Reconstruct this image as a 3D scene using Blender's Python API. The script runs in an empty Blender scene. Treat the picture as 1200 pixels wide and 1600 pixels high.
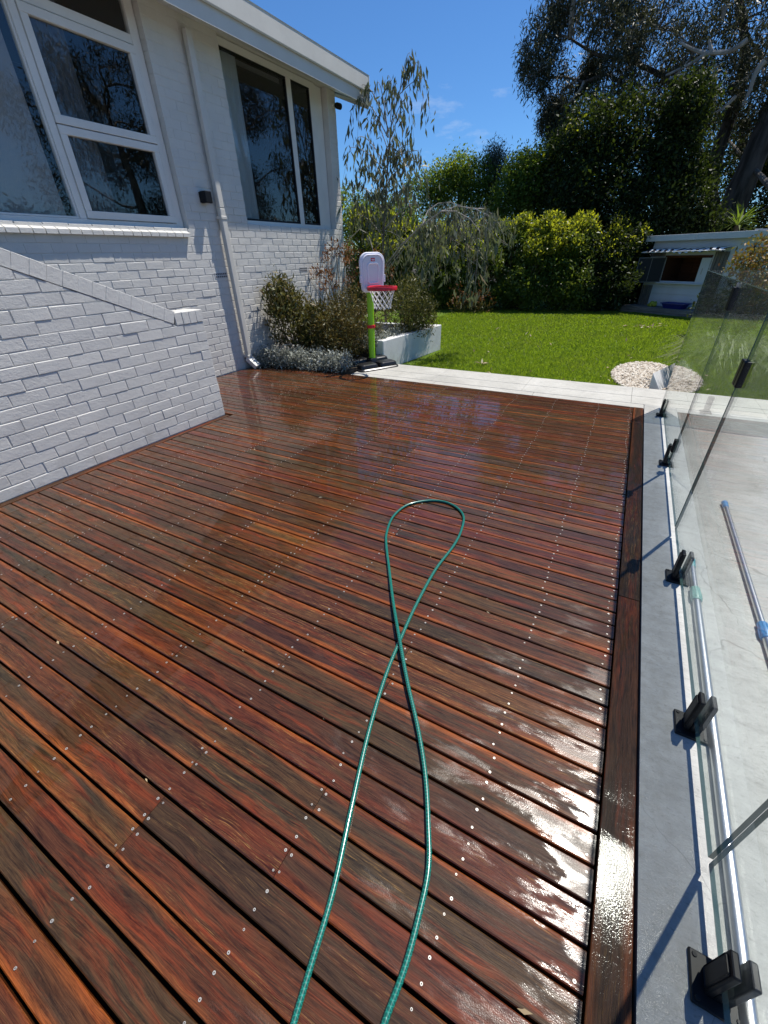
import bpy, bmesh, math, random
import numpy as np
from mathutils import Vector, Matrix
random.seed(7); rng = np.random.default_rng(11)
S = bpy.context.scene
COL = S.collection
R = math.radians

# ------------------------------------------------------------------ camera
H = 1.465                       # eye height above the deck, metres
def _d(px, py):
    v = Vector((px-600., py-800., 634.)); v.normalize(); return v
_ax, _ay = -_d(-745, 436), _d(1010, 389)
_az = -_d(627, 1805)
_ay = (_ay - _az*_ay.dot(_az)).normalized(); _ax = _ay.cross(_az).normalized()
ROT = Matrix((_ax, _ay, _az))   # camera coords (x right, y down, z forward) -> world
cam = bpy.data.cameras.new('camera'); cam_o = bpy.data.objects.new('camera', cam); COL.objects.link(cam_o)
cam.sensor_fit = 'VERTICAL'; cam.sensor_height = 36; cam.lens = 634/1600*36; cam.clip_start = .02; cam.clip_end = 2000
cr, cu, cb = ROT @ Vector((1,0,0)), ROT @ Vector((0,-1,0)), ROT @ Vector((0,0,-1))
M4 = Matrix(((cr.x,cu.x,cb.x,0),(cr.y,cu.y,cb.y,0),(cr.z,cu.z,cb.z,H),(0,0,0,1)))
cam_o.matrix_world = M4
S.camera = cam_o
def at(px, py, axis, val):      # photo measurement -> world point on the plane axis = val
    r = ROT @ Vector((px-600., py-800., 634.)); o = Vector((0,0,H)); t = (val-o[axis])/r[axis]
    return o + r*t
def gp(px, py, z=0.): return at(px, py, 2, z)

# ------------------------------------------------------------------ light
SUN = Vector((.212, .45, 1.)).normalized()
elev = math.asin(SUN.z)
w = bpy.data.worlds.new('World'); S.world = w; w.use_nodes = True
wt = w.node_tree; wt.nodes.clear()
wo = wt.nodes.new('ShaderNodeOutputWorld'); bg = wt.nodes.new('ShaderNodeBackground'); sk = wt.nodes.new('ShaderNodeTexSky')
sk.sky_type = 'NISHITA'; sk.sun_disc = False; sk.sun_elevation = elev; sk.sun_rotation = math.atan2(SUN.x, SUN.y)
sk.altitude = 100; sk.air_density = 1.0; sk.dust_density = .1; sk.ozone_density = 5.0
bg.inputs['Strength'].default_value = .080
# deeper blue and a few thin wisps of cloud
tc = wt.nodes.new('ShaderNodeTexCoord'); mp = wt.nodes.new('ShaderNodeMapping'); mp.inputs['Scale'].default_value = (3., 3., 9.)
nz = wt.nodes.new('ShaderNodeTexNoise'); nz.inputs['Scale'].default_value = 2.2; nz.inputs['Detail'].default_value = 7; nz.inputs['Roughness'].default_value = .62
rp = wt.nodes.new('ShaderNodeValToRGB'); rp.color_ramp.elements[0].position = .60; rp.color_ramp.elements[1].position = .92
rp.color_ramp.elements[1].color = (.55,.55,.55,1)
tint = wt.nodes.new('ShaderNodeMix'); tint.data_type = 'RGBA'; tint.blend_type = 'MULTIPLY'; tint.inputs[0].default_value = 1
tint.inputs[7].default_value = (.60, .94, 1.26, 1)
mx = wt.nodes.new('ShaderNodeMix'); mx.data_type = 'RGBA'; mx.inputs[7].default_value = (9, 9.4, 10, 1)
L = wt.links.new
L(tc.outputs['Generated'], mp.inputs[0]); L(mp.outputs[0], nz.inputs['Vector']); L(nz.outputs['Fac'], rp.inputs[0])
L(sk.outputs[0], tint.inputs[6]); L(tint.outputs[2], mx.inputs[6]); L(rp.outputs[0], mx.inputs[0]); L(mx.outputs[2], bg.inputs[0]); L(bg.outputs[0], wo.inputs[0])
sl = bpy.data.lights.new('sun', 'SUN'); so = bpy.data.objects.new('sun', sl); COL.objects.link(so)
sl.energy = 5.0; sl.angle = R(.55); sl.color = (1, .955, .88)
so.rotation_euler = (-SUN).to_track_quat('-Z', 'Y').to_euler(); so.location = (0, 0, 30)
S.view_settings.view_transform = 'Standard'; S.view_settings.look = 'None'; S.view_settings.gamma = 1
S.view_settings.exposure = .34; S.view_settings.use_curve_mapping = False
S.cycles.max_bounces = 8; S.cycles.transparent_max_bounces = 24; S.cycles.sample_clamp_indirect = 6; S.cycles.sample_clamp_direct = 30
S.cycles.use_denoising = True

# ------------------------------------------------------------------ helpers
class MB:
    def __init__(s): s.v = []; s.f = []; s.m = []; s.cur = 0
    def add(s, vs, fs):
        b = len(s.v); s.v += [tuple(v) for v in vs]; s.f += [tuple(i+b for i in f) for f in fs]; s.m += [s.cur]*len(fs); return s
    def hexa(s, p):   # 8 points: bottom loop, top loop
        return s.add(p, [(3,2,1,0),(4,5,6,7),(0,1,5,4),(1,2,6,5),(2,3,7,6),(3,0,4,7)])
    def box(s, a, b):
        x0,y0,z0 = [min(i,j) for i,j in zip(a,b)]; x1,y1,z1 = [max(i,j) for i,j in zip(a,b)]
        return s.hexa([(x0,y0,z0),(x1,y0,z0),(x1,y1,z0),(x0,y1,z0),(x0,y0,z1),(x1,y0,z1),(x1,y1,z1),(x0,y1,z1)])
    def obox(s, c, X, Y, Z):   # centre and half-axis vectors
        c,X,Y,Z = map(Vector,(c,X,Y,Z))
        return s.hexa([c-X-Y-Z, c+X-Y-Z, c+X+Y-Z, c-X+Y-Z, c-X-Y+Z, c+X-Y+Z, c+X+Y+Z, c-X+Y+Z])
    def prism(s, loop, vec):
        n = len(loop); vec = Vector(vec); a = [Vector(p) for p in loop]
        return s.add(a+[p+vec for p in a], [tuple(range(n-1,-1,-1)), tuple(range(n,2*n))]+[(i,(i+1)%n,(i+1)%n+n,i+n) for i in range(n)])
    def tube(s, pts, r, n=6, cap=True, closed=False):
        pts = [Vector(p) for p in pts]; k = len(pts); rs = r if isinstance(r,(list,tuple)) else [r]*k
        vs = []; prev = None
        for i,p in enumerate(pts):
            if closed: t = pts[(i+1)%k]-pts[i-1]
            else: t = (pts[min(i+1,k-1)]-pts[max(i-1,0)])
            t = t.normalized() if t.length > 1e-9 else Vector((0,0,1))
            if prev is None:
                a = t.orthogonal().normalized()
            else:
                a = (prev - t*prev.dot(t)); a = a.normalized() if a.length > 1e-6 else t.orthogonal().normalized()
            prev = a; b = t.cross(a)
            for j in range(n):
                q = 2*math.pi*j/n; vs.append(p + (a*math.cos(q)+b*math.sin(q))*rs[i])
        fs = []
        for i in range(k if closed else k-1):
            for j in range(n):
                i2 = (i+1)%k
                fs.append((i*n+j, i*n+(j+1)%n, i2*n+(j+1)%n, i2*n+j))
        if cap and not closed: fs += [tuple(range(n-1,-1,-1)), tuple(range((k-1)*n, k*n))]
        return s.add(vs, fs)
    def lathe(s, prof, c, n=16, ax=((1,0,0),(0,1,0),(0,0,1))):
        c = Vector(c); X,Y,Z = map(Vector, ax); vs = []; k = len(prof)
        for r,z in prof:
            for j in range(n):
                q = 2*math.pi*j/n; vs.append(c + X*r*math.cos(q) + Y*r*math.sin(q) + Z*z)
        fs = [(i*n+j, i*n+(j+1)%n, (i+1)*n+(j+1)%n, (i+1)*n+j) for i in range(k-1) for j in range(n)]
        fs += [tuple(range(n-1,-1,-1)), tuple(range((k-1)*n,k*n))]
        return s.add(vs, fs)
    def mesh(s, name, mats, smooth=False):
        me = bpy.data.meshes.new(name); me.from_pydata(s.v, [], s.f)
        for m in (mats if isinstance(mats,(list,tuple)) else [mats]): me.materials.append(m)
        if any(s.m): me.polygons.foreach_set('material_index', s.m)
        if smooth: me.polygons.foreach_set('use_smooth', [True]*len(s.f))
        me.update(); return me
    def build(s, name, mats, parent=None, smooth=False, bevel=0, seg=2, angle=40):
        me = s.mesh(name, mats, smooth); o = bpy.data.objects.new(name, me); COL.objects.link(o)
        if parent: o.parent = parent
        if bevel:
            bm = bmesh.new(); bm.from_mesh(me); bmesh.ops.recalc_face_normals(bm, faces=bm.faces)
            ed = [e for e in bm.edges if len(e.link_faces)==2 and e.calc_face_angle(0) > R(angle)]
            bmesh.ops.bevel(bm, geom=ed, offset=bevel, segments=seg, affect='EDGES', profile=.5)
            bm.to_mesh(me); bm.free(); me.update()
        if smooth: sharp(me)
        return o
def sharp(me, ang=35):
    bm = bmesh.new(); bm.from_mesh(me)
    for e in bm.edges:
        e.smooth = not (len(e.link_faces)==2 and e.calc_face_angle(0) > R(ang))
    bm.to_mesh(me); bm.free(); me.update()
def tag(o, label=None, cat=None, group=None, kind=None):
    if label: o['label'] = label
    if cat: o['category'] = cat
    if group: o['group'] = group
    if kind: o['kind'] = kind
    return o
def thing(name, label, cat, loc=(0,0,0), group=None, rz=0):
    o = bpy.data.objects.new(name, None); COL.objects.link(o); o.location = loc; o.rotation_euler = (0,0,rz); o.empty_display_size = .1
    return tag(o, label, cat, group)
def link(name, me, parent=None, loc=(0,0,0), rot=(0,0,0), sc=(1,1,1)):
    o = bpy.data.objects.new(name, me); COL.objects.link(o); o.parent = parent; o.location = loc; o.rotation_euler = rot; o.scale = sc
    return o
def quads(name, V, mat, parent=None):    # V: (N,4,3) numpy, one mesh of loose quads
    N = V.shape[0]; me = bpy.data.meshes.new(name)
    me.vertices.add(N*4); me.vertices.foreach_set('co', V.reshape(-1).astype(np.float32))
    me.loops.add(N*4); me.loops.foreach_set('vertex_index', np.arange(N*4, dtype=np.int32))
    me.polygons.add(N); me.polygons.foreach_set('loop_start', np.arange(0,N*4,4,dtype=np.int32))
    me.update(calc_edges=True); me.materials.append(mat)
    o = bpy.data.objects.new(name, me); COL.objects.link(o); o.parent = parent
    if parent is not None: o['kind'] = 'stuff'       # masses of leaves, too small to pick apart
    return o
def unit(a): return a/np.maximum(np.linalg.norm(a,axis=-1,keepdims=True),1e-9)
def leaf_quads(C, Lm, Wm, bias=(0,0,0), bw=0., var=.35, nup=.0):
    N = len(C); a = unit(rng.normal(size=(N,3)) + np.array(bias)*bw)
    n = unit(rng.normal(size=(N,3)) + np.array((0,0,1.))*nup); b = unit(np.cross(a,n)); n = np.cross(b,a)
    s = (1+var*rng.normal(size=(N,1))).clip(.45,1.8); l = Lm*s; wd = Wm*s
    base = C; tip = C + a*l - n*l*.12
    return np.stack([base, base+a*l*.45+b*wd/2+n*wd*.18, tip, base+a*l*.45-b*wd/2+n*wd*.18], axis=1)

# ------------------------------------------------------------------ materials
def mat(name, base=(.5,.5,.5), rough=.5, spec=.5, metal=0., **kw):
    m = bpy.data.materials.new(name); m.use_nodes = True; b = m.node_tree.nodes['Principled BSDF']
    b.inputs['Base Color'].default_value = (*base,1); b.inputs['Roughness'].default_value = rough
    b.inputs['Specular IOR Level'].default_value = spec; b.inputs['Metallic'].default_value = metal
    for k,v in kw.items(): b.inputs[k.replace('_',' ')].default_value = v
    return m
class NT:
    def __init__(s, m): s.t = m.node_tree; s.b = s.t.nodes.get('Principled BSDF')
    def n(s, typ, ins=None, **kw):
        x = s.t.nodes.new('ShaderNode'+typ)
        for k,v in kw.items(): setattr(x,k,v)
        for k,v in (ins or {}).items():
            if hasattr(v,'is_output') : s.t.links.new(v, x.inputs[k])
            else: x.inputs[k].default_value = v
        return x
    def l(s, a, b): s.t.links.new(a, b)
    def math(s, op, a, b=0., c=None, clamp=False):
        d = {0:a,1:b}
        if c is not None: d[2] = c
        return s.n('Math', d, operation=op, use_clamp=clamp).outputs[0]
    def noise(s, vec, scale, detail=4, rough=.55, w=None, dist=0.):
        d = {'Vector':vec,'Scale':scale,'Detail':detail,'Roughness':rough,'Distortion':dist}
        x = s.n('TexNoise', noise_dimensions='4D' if w is not None else '3D')
        if w is not None: d['W'] = w
        for k,v in d.items():
            if hasattr(v,'is_output'): s.l(v, x.inputs[k])
            else: x.inputs[k].default_value = v
        return x.outputs['Fac']
    def ramp(s, fac, *st, interp='LINEAR'):
        x = s.n('ValToRGB'); x.color_ramp.interpolation = interp; e = x.color_ramp.elements
        while len(e) < len(st): e.new(.5)
        for el,(p,c) in zip(e, st):
            el.position = p; el.color = (c,c,c,1) if isinstance(c,(int,float)) else (*c,1)
        s.l(fac, x.inputs[0]); return x.outputs[0]
    def mix(s, fac, a, b, mode='MIX'):
        x = s.n('Mix', data_type='RGBA', blend_type=mode)
        for i,v in ((0,fac),(6,a),(7,b)):
            if hasattr(v,'is_output'): s.l(v, x.inputs[i])
            else: x.inputs[i].default_value = v if i==0 else (*v,1)
        return x.outputs[2]
    def pos(s): return s.n('NewGeometry').outputs['Position']
    def map(s, vec, scale=(1,1,1), loc=(0,0,0), rot=(0,0,0)):
        return s.n('Mapping', {'Vector':vec,'Scale':scale,'Location':loc,'Rotation':rot}).outputs[0]
    def bump(s, h, strength=.3, dist=.01, normal=None):
        d = {'Height':h,'Strength':strength,'Distance':dist}
        if normal is not None: d['Normal'] = normal
        return s.n('Bump', d).outputs[0]
    def set(s, k, v): 
        if hasattr(v,'is_output'): s.l(v, s.b.inputs[k])
        else: s.b.inputs[k].default_value = v

# wet hardwood: dark oily board with red and orange grain, water film on top
def wood_mat(name, axis='X', border=False):
    m = mat(name, rough=.4); t = NT(m); P = t.pos(); rnd = t.n('ObjectInfo').outputs['Random']
    sc = (1.3,16,16) if axis=='X' else (16,1.3,16)
    off = t.n('CombineXYZ', {0: t.math('MULTIPLY',rnd,37.), 1: t.math('MULTIPLY',rnd,91.), 2: t.math('MULTIPLY',rnd,13.)}).outputs[0]
    V = t.n('VectorMath', {0:P,1:off}, operation='ADD').outputs[0]
    wv = t.math('MULTIPLY', t.math('SUBTRACT', t.noise(t.map(V,(1.6,7,1) if axis=='X' else (7,1.6,1)), 1.6, 3, .5), .5), .045)
    V = t.n('VectorMath', {0:V, 1: t.n('CombineXYZ', {1 if axis=='X' else 0: wv}).outputs[0]}, operation='ADD').outputs[0]
    lng = t.map(V, sc)
    fine = t.map(V, tuple(c*5 for c in sc))
    n1 = t.noise(lng, 1.4, 6, .68, dist=.6); n2 = t.noise(t.map(V, tuple(c*k_ for c,k_ in zip(sc,(5,14,14) if axis=='X' else (14,5,14)))), 2., 5, .72); fib = t.noise(t.map(V, tuple(c*k_ for c,k_ in zip(sc,(2.2,20,20) if axis=='X' else (20,2.2,20)))), 1.6, 5, .75); n3 = t.noise(t.map(V, tuple(c*.45 for c in sc)), 1.7, 4, .55, dist=.4)
    if border: tone = t.ramp(rnd, (0,(.060,.028,.015)), (1,(.085,.036,.017)))
    else: tone = t.ramp(rnd, (0,(.055,.032,.016)), (.15,(.090,.034,.015)), (.3,(.120,.030,.014)), (.45,(.150,.070,.020)), (.6,(.080,.028,.015)), (.75,(.075,.046,.020)), (.9,(.130,.045,.016)), (1,(.060,.024,.014)))
    grey = t.mix(t.ramp(n3,(.33,0.),(.56,1.)), (.062,.040,.020), tone)
    red = t.mix(t.math('MULTIPLY', t.ramp(n1,(.50,0.),(.72,1.)), t.math('ADD', .35, t.math('MULTIPLY', rnd, .65))), grey, (.27,.045,.012))
    # worn orange along the edges of each board
    g = t.n('SeparateXYZ', {0: t.n('TexCoord').outputs['Generated']}).outputs[1 if axis=='X' else 0]
    gw = t.math('ADD', g, t.math('MULTIPLY', t.math('SUBTRACT', n3, .5), .55))
    ed = t.ramp(t.math('MULTIPLY', t.math('ABSOLUTE', t.math('SUBTRACT', gw, .5)), 2.), (.42,0.), (.92,1.))
    edm = t.math('MULTIPLY', ed, t.ramp(t.noise(t.map(V, tuple(c*.5 for c in sc)), 1.0, 3, .5),(.485,0.),(.62,1.)))
    edm = t.math('MULTIPLY', edm, t.ramp(n2,(.30,.45),(.6,1.)))
    c2 = t.mix(t.math('MULTIPLY',edm,.92 if not border else .4), red, t.mix(n1,(.42,.080,.014),(.42,.135,.026)))
    gold = t.math('MULTIPLY', t.ramp(n2,(.55,0.),(.66,1.)), t.ramp(t.noise(t.map(V,tuple(c*.5 for c in sc)),1.3,3,.5,w=2.),(.47,0.),(.62,1.)))
    c3 = t.mix(t.math('MULTIPLY',gold,.85), c2, (.40,.22,.065))
    dark = t.ramp(t.noise(fine, 1.2, 6, .75),(.34,.34),(.54,1.))
    c4 = t.mix(1., c3, dark, 'MULTIPLY')
    c4 = t.mix(1., c4, t.ramp(fib,(.33,.32),(.62,1.02)), 'MULTIPLY')
    t.set('Base Color', c4)
    t.set('Roughness', t.ramp(n2,(.3,.30),(.7,.55)))
    t.set('Specular IOR Level', .06)
    # water film: still film (mirror like), patches of rippled / beaded water
    sx = t.n('SeparateXYZ',{0:P})
    edge = t.math('MULTIPLY', t.math('ADD', sx.outputs[0], .75), 1.0, clamp=True)          # the right hand side was hosed last
    nr = t.math('MULTIPLY', t.math('SUBTRACT', 2.0, sx.outputs[1]), .8, clamp=True); wet_r = t.math('MULTIPLY', t.math('MULTIPLY', edge, edge), nr)
    lip = t.math('MULTIPLY', t.math('SUBTRACT', sx.outputs[0], .10), 5., clamp=True)
    pw = t.noise(t.map(P,(1.6,4.,1.)), 1.9, 5, .6, dist=.7)
    bn = t.noise(t.map(t.n('VectorMath',{0:P,1:t.n('CombineXYZ',{0:t.math('MULTIPLY',rnd,1.5)}).outputs[0]},operation='ADD').outputs[0],(2.6,7.5,1.)), 1.5, 5, .62, w=3., dist=.3)
    bead = t.ramp(t.math('ADD', bn, t.math('ADD', t.math('MULTIPLY', wet_r, .085), t.math('MULTIPLY', t.math('MULTIPLY', lip, nr), .10))), (.525,0.), (.68,1.))
    still = t.ramp(t.noise(t.map(P,(1.0,2.4,1.)), 1.3, 4, .6, w=7.), (.50,0.), (.66,1.))
    t.set('Coat Weight', t.ramp(pw,(.30,.85 if not border else .15),(.5,1. if not border else .32)))
    t.set('Coat IOR', 1.40)
    spk = t.noise(P, 420, 2, .6)
    t.set('Coat Roughness', t.math('ADD', t.math('MULTIPLY', bead, t.math('ADD', .28, t.math('MULTIPLY', t.ramp(spk,(.38,0.),(.62,1.)), .12)) if not border else .03), t.math('ADD', .006, t.math('MULTIPLY', t.math('MULTIPLY', still, t.math('ADD', .25, edge, clamp=True)), .07))))
    drops = t.noise(P, 340, 2, .5); grain = t.noise(t.map(V, tuple(c*9 for c in sc)), 3., 3, .6)
    t.set('Normal', t.bump(t.math('ADD', grain, t.math('MULTIPLY',n1,1.2)), .22, .0035))
    cb = t.bump(t.math('MULTIPLY', drops, t.math('ADD', t.math('MULTIPLY',bead,1. if not border else .35), .006)), 1., .0005)
    cb = t.bump(t.noise(t.map(P,(2.,9.,1.)), 6., 3, .5), .012, .006, cb)
    t.set('Coat Normal', cb)
    return m
M = {}
M['deck'] = wood_mat('wet_decking'); M['border'] = wood_mat('wet_border', 'Y', True)
M['dark'] = mat('under_deck', (.006,.005,.005), .9, .1)
M['steel'] = mat('screw_steel', (.44,.42,.38), .42, .5, .5)
M['screw_hole'] = mat('screw_recess', (.05,.04,.03), .7, .2)
# painted brick
def paint(name, col=(.78,.785,.78), bump=.5, sc=55):
    m = mat(name, col, .62, .3); t = NT(m); P = t.pos(); rnd = t.n('ObjectInfo').outputs['Random']
    a = t.noise(P, sc, 5, .65); b = t.noise(P, 3., 4, .6)
    c = t.mix(t.ramp(b,(.3,0.),(.72,1.)), tuple(x*.90 for x in col), col); zz_ = t.n('SeparateXYZ',{0:P}).outputs[2]
    grime = t.math('MULTIPLY', t.math('SUBTRACT', .30, t.math('MULTIPLY', t.math('ADD', zz_, 0.), 1.), clamp=True), t.ramp(t.noise(P,7.,5,.7),(.45,0.),(.75,1.)))
    c = t.mix(t.math('MULTIPLY', grime, 1.6, clamp=True), c, (.33,.30,.25))
    c = t.mix(t.math('MULTIPLY', rnd, .09), c, tuple(x*.7 for x in col))
    t.set('Base Color', c); t.set('Normal', t.bump(t.math('ADD', a, t.math('MULTIPLY', t.noise(P, sc*4, 3, .6), .35)), bump, .006)); return m
M['brick'] = paint('painted_brick', (.69,.67,.62), .6, 48); M['mortar'] = paint('painted_mortar', (.69,.67,.62), .6, 90)
M['brick_s'] = paint('painted_wall_brick', (.69,.67,.62), .6, 45)
M['white'] = paint('white_gloss_paint', (.78,.755,.70), .05, 20); NT(M['white']).set('Roughness', .35)
M['colorbond'] = paint('off_white_metal', (.66,.635,.57), .04, 12); NT(M['colorbond']).set('Roughness', .42)
M['black'] = mat('black_powdercoat', (.008,.008,.009), .45, .28)
M['blackmat'] = mat('black_matt', (.008,.008,.009), .6, .4)
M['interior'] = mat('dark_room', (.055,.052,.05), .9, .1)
M['interior_door'] = mat('pale_room_wall', (.22,.215,.21), .8, .2)
def cloth(name, col):
    m = mat(name, col, .85, .15); t = NT(m); b = t.b
    tr = t.n('BsdfTranslucent', {0:(*col,1)}); mx = t.n('MixShader',{0:.35}); t.l(b.outputs[0], mx.inputs[1]); t.l(tr.outputs[0], mx.inputs[2])
    t.l(mx.outputs[0], t.t.nodes['Material Output'].inputs[0]); return m
M['curtain'] = cloth('sheer_curtain', (.72,.80,.80)); M['blind'] = cloth('roller_blind', (.62,.60,.57))
M['grey_curtain'] = cloth('grey_curtain', (.28,.28,.28))
def glass(name, tint, refl=1., rough=0., film=False):
    m = bpy.data.materials.new(name); m.use_nodes = True; t = NT(m); t.t.nodes.remove(t.b); o = t.t.nodes['Material Output']
    tr = t.n('BsdfTransparent', {0:(*tint,1)}); gl = t.n('BsdfGlossy', {'Color':(1,1,1,1),'Roughness':rough}); gn = t.n('NewGeometry'); dt = t.n('VectorMath',{0:gn.outputs['Normal'],1:gn.outputs['Incoming']},operation='DOT_PRODUCT').outputs['Value']
    c5 = t.math('POWER', t.math('SUBTRACT', 1., t.math('ABSOLUTE', dt), clamp=True), 5.); f = t.math('MULTIPLY', t.math('ADD', .04, t.math('MULTIPLY', c5, .96)), refl, clamp=True)
    mx = t.n('MixShader'); t.l(f, mx.inputs[0]); t.l(tr.outputs[0], mx.inputs[1]); t.l(gl.outputs[0], mx.inputs[2])
    if film:  # water spots and smears, plus a milky reflection painted as pale diffuse
        P = t.pos(); df = t.n('BsdfDiffuse',{0:(.7,.72,.70,1)}); sp_ = t.ramp(t.noise(P, 70, 3, .7),(.60,0.),(.68,1.)); sm = t.ramp(t.noise(t.map(P,(1,1,.35)), 3., 5, .65),(.40,0.),(.75,1.))
        k = t.math('ADD', .006, t.math('ADD', t.math('MULTIPLY', sp_, .05), t.math('MULTIPLY', sm, .045))); m2 = t.n('MixShader'); t.l(k, m2.inputs[0]); t.l(mx.outputs[0], m2.inputs[1]); t.l(df.outputs[0], m2.inputs[2]); mx = m2
    t.l(mx.outputs[0], o.inputs[0]); return m
M['pane'] = glass('window_glass', (.86,.87,.87), 1.1)
M['fence_glass'] = glass('fence_glass', (.955,.978,.964), 1.0, 0., True)
M['glass_edge'] = mat('glass_edge', (.06,.105,.092), .08, .8)
# concrete
def concrete(name, c0, c1, wet=False, crack=True, rough=.75):
    m = mat(name, c0, rough, .35); t = NT(m); P = t.pos()
    big = t.noise(P, 1.7, 6, .62, dist=.5); mid = t.noise(t.map(P,(1,2.6,1)), 9, 6, .7); fn = t.noise(P, 170, 3, .6)
    c = t.mix(t.ramp(big,(.3,0.),(.7,1.)), c0, c1); c = t.mix(t.math('MULTIPLY', t.ramp(mid,(.47,0.),(.70,1.)), .42), c, tuple(x*.62 for x in c0))
    c = t.mix(t.math('MULTIPLY', t.ramp(t.noise(t.map(P,(1,2.2,1)),48,4,.75),(.55,0.),(.70,1.)), .55), c, tuple(x*.36 for x in c0))
    if crack:
        vo = t.n('TexVoronoi', {'Vector': t.n('VectorMath',{0:P,1: t.n('Vector' 'Math',{0:t.n('TexNoise',{'Scale':2.5,'Detail':4.,'Vector':P}).outputs['Color'],1:(.55,.55,0)},operation='MULTIPLY').outputs[0]},operation='ADD').outputs[0], 'Scale':1.3}, feature='DISTANCE_TO_EDGE')
        cm = t.ramp(vo.outputs['Distance'],(.0008,1.),(.0035,0.)); c = t.mix(t.math('MULTIPLY',t.math('MULTIPLY',cm,t.ramp(t.noise(P,1.1,2,.5,w=4.),(.45,0.),(.6,1.))),.5), c, (.06,.06,.055))
    h = t.math('ADD', mid, t.math('MULTIPLY', fn, .5))
    if wet:
        x = t.n('SeparateXYZ',{0:P}); wm = t.math('MULTIPLY', t.math('SUBTRACT', 1.35, t.math('ADD', x.outputs[1], t.math('MULTIPLY',big,.4))), 1.4, clamp=True)
        wm = t.math('MULTIPLY', wm, t.math('MULTIPLY', t.math('SUBTRACT', .80, x.outputs[0]), 3.5, clamp=True))
        c = t.mix(t.math('MULTIPLY', wm, .45), c, (.12,.125,.12)); damp_shade = t.math('MULTIPLY', t.math('SUBTRACT', .56, x.outputs[0]), 12., clamp=True); c = t.mix(t.math('MULTIPLY', damp_shade, t.math('MULTIPLY', t.ramp(t.noise(P,26,5,.7),(.3,.3),(.7,1.)), .55)), c, (.20,.185,.15))  # strip by the deck: damp, plus shade of the glass fence put into the colour
        t.set('Coat Weight', wm); t.set('Coat Roughness', .12); t.set('Coat IOR', 1.33)
        t.set('Coat Normal', t.bump(t.noise(P, 260, 2, .6), 1., .0018))
    t.set('Base Color', c); t.set('Normal', t.bump(h, .45, .004)); return m
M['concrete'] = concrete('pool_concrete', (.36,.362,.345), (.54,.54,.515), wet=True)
M['paving'] = concrete('pale_paving', (.36,.35,.315), (.52,.505,.46), crack=False)
M['render'] = paint('white_render', (.72,.715,.70), .3, 30)
M['soil'] = concrete('soil', (.05,.038,.026), (.085,.062,.04), crack=False)
m = M['lawn'] = mat('turf', (.05,.10,.015), .9, .1); t = NT(m); P = t.pos()
t.set('Base Color', t.mix(t.ramp(t.noise(P,1.1,5,.6),(.3,0.),(.7,1.)), (.075,.13,.012), (.11,.17,.018))); t.set('Normal', t.bump(t.noise(P,120,3,.6),.8,.02))
def leafmat(name, cols, rough=.42, trans=.3, tcol=None, spec=.4):
    m = mat(name, cols[0], rough, spec); t = NT(m); r = t.n('NewGeometry').outputs['Random Per Island']
    k = len(cols); c = t.ramp(r, *[(i/max(1,k-1), cols[i]) for i in range(k)]); t.set('Base Color', c)
    tc_ = tcol or tuple(min(1,x*1.5) for x in cols[len(cols)//2])
    tr = t.n('BsdfTranslucent'); t.l(t.mix(.6, c, tc_), tr.inputs[0]); mx = t.n('MixShader',{0:trans}); t.l(t.b.outputs[0], mx.inputs[1]); t.l(tr.outputs[0], mx.inputs[2])
    t.l(mx.outputs[0], t.t.nodes['Material Output'].inputs[0]); return m
M['grass'] = leafmat('grass_blades', [(.10,.18,.010),(.145,.24,.012),(.19,.28,.018),(.25,.30,.04)], .5, .5, (.36,.50,.02))
m = M['grass']; t = NT(m); src = t.b.inputs['Base Color'].links[0].from_socket; nn_ = t.noise(t.pos(), .9, 5, .65); n5 = t.noise(t.pos(), 5., 4, .65)
t.set('Base Color', t.mix(t.math('MULTIPLY', t.ramp(t.math('ADD', nn_, t.math('MULTIPLY', t.math('SUBTRACT', n5, .5), .5)),(.46,0.),(.66,1.)), .75), src, (.24,.25,.055)))
M['hedge'] = leafmat('hedge_leaves', [(.04,.075,.012),(.06,.11,.016),(.10,.15,.02),(.16,.18,.024)], .42, .4, (.20,.26,.02))
M['tips'] = leafmat('sunlit_lime_leaves', [(.16,.22,.02),(.22,.25,.022),(.28,.27,.025),(.32,.25,.03)], .42, .55, (.66,.72,.03))  # lime colour stands for sunlight on the upper leaves
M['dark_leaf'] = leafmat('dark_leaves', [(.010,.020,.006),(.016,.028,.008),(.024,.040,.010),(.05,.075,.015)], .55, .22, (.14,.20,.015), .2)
M['euc_leaf'] = leafmat('eucalypt_leaves', [(.03,.040,.020),(.045,.055,.03),(.06,.068,.038),(.085,.08,.05)], .5, .22, (.13,.14,.05), .25)
M['mid_leaf'] = leafmat('mid_green_leaves', [(.05,.09,.016),(.075,.125,.02),(.12,.17,.025)], .5, .42, (.28,.40,.03), .25)
M['grey_leaf'] = leafmat('grey_green_leaves', [(.05,.07,.045),(.075,.095,.06),(.11,.13,.09)], .6, .15)
M['silver'] = leafmat('silver_leaves', [(.10,.11,.09),(.22,.24,.20),(.34,.36,.31),(.50,.51,.46)], .7, .15)
M['olive'] = leafmat('olive_leaves', [(.05,.065,.016),(.08,.095,.022),(.13,.125,.03),(.17,.11,.03)], .5, .25, (.2,.16,.03))
M['brown_leaf'] = leafmat('bronze_leaves', [(.06,.06,.02),(.09,.09,.022),(.14,.10,.022),(.07,.09,.022)], .5, .25, (.2,.13,.03))
M['lime_shrub'] = leafmat('green_gold_leaves', [(.07,.085,.02),(.10,.10,.02),(.15,.13,.03)], .5, .25, (.2,.2,.03))
M['paw'] = leafmat('rust_flowers', [(.10,.04,.010),(.16,.06,.012),(.24,.10,.018)], .6, .25)
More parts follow.
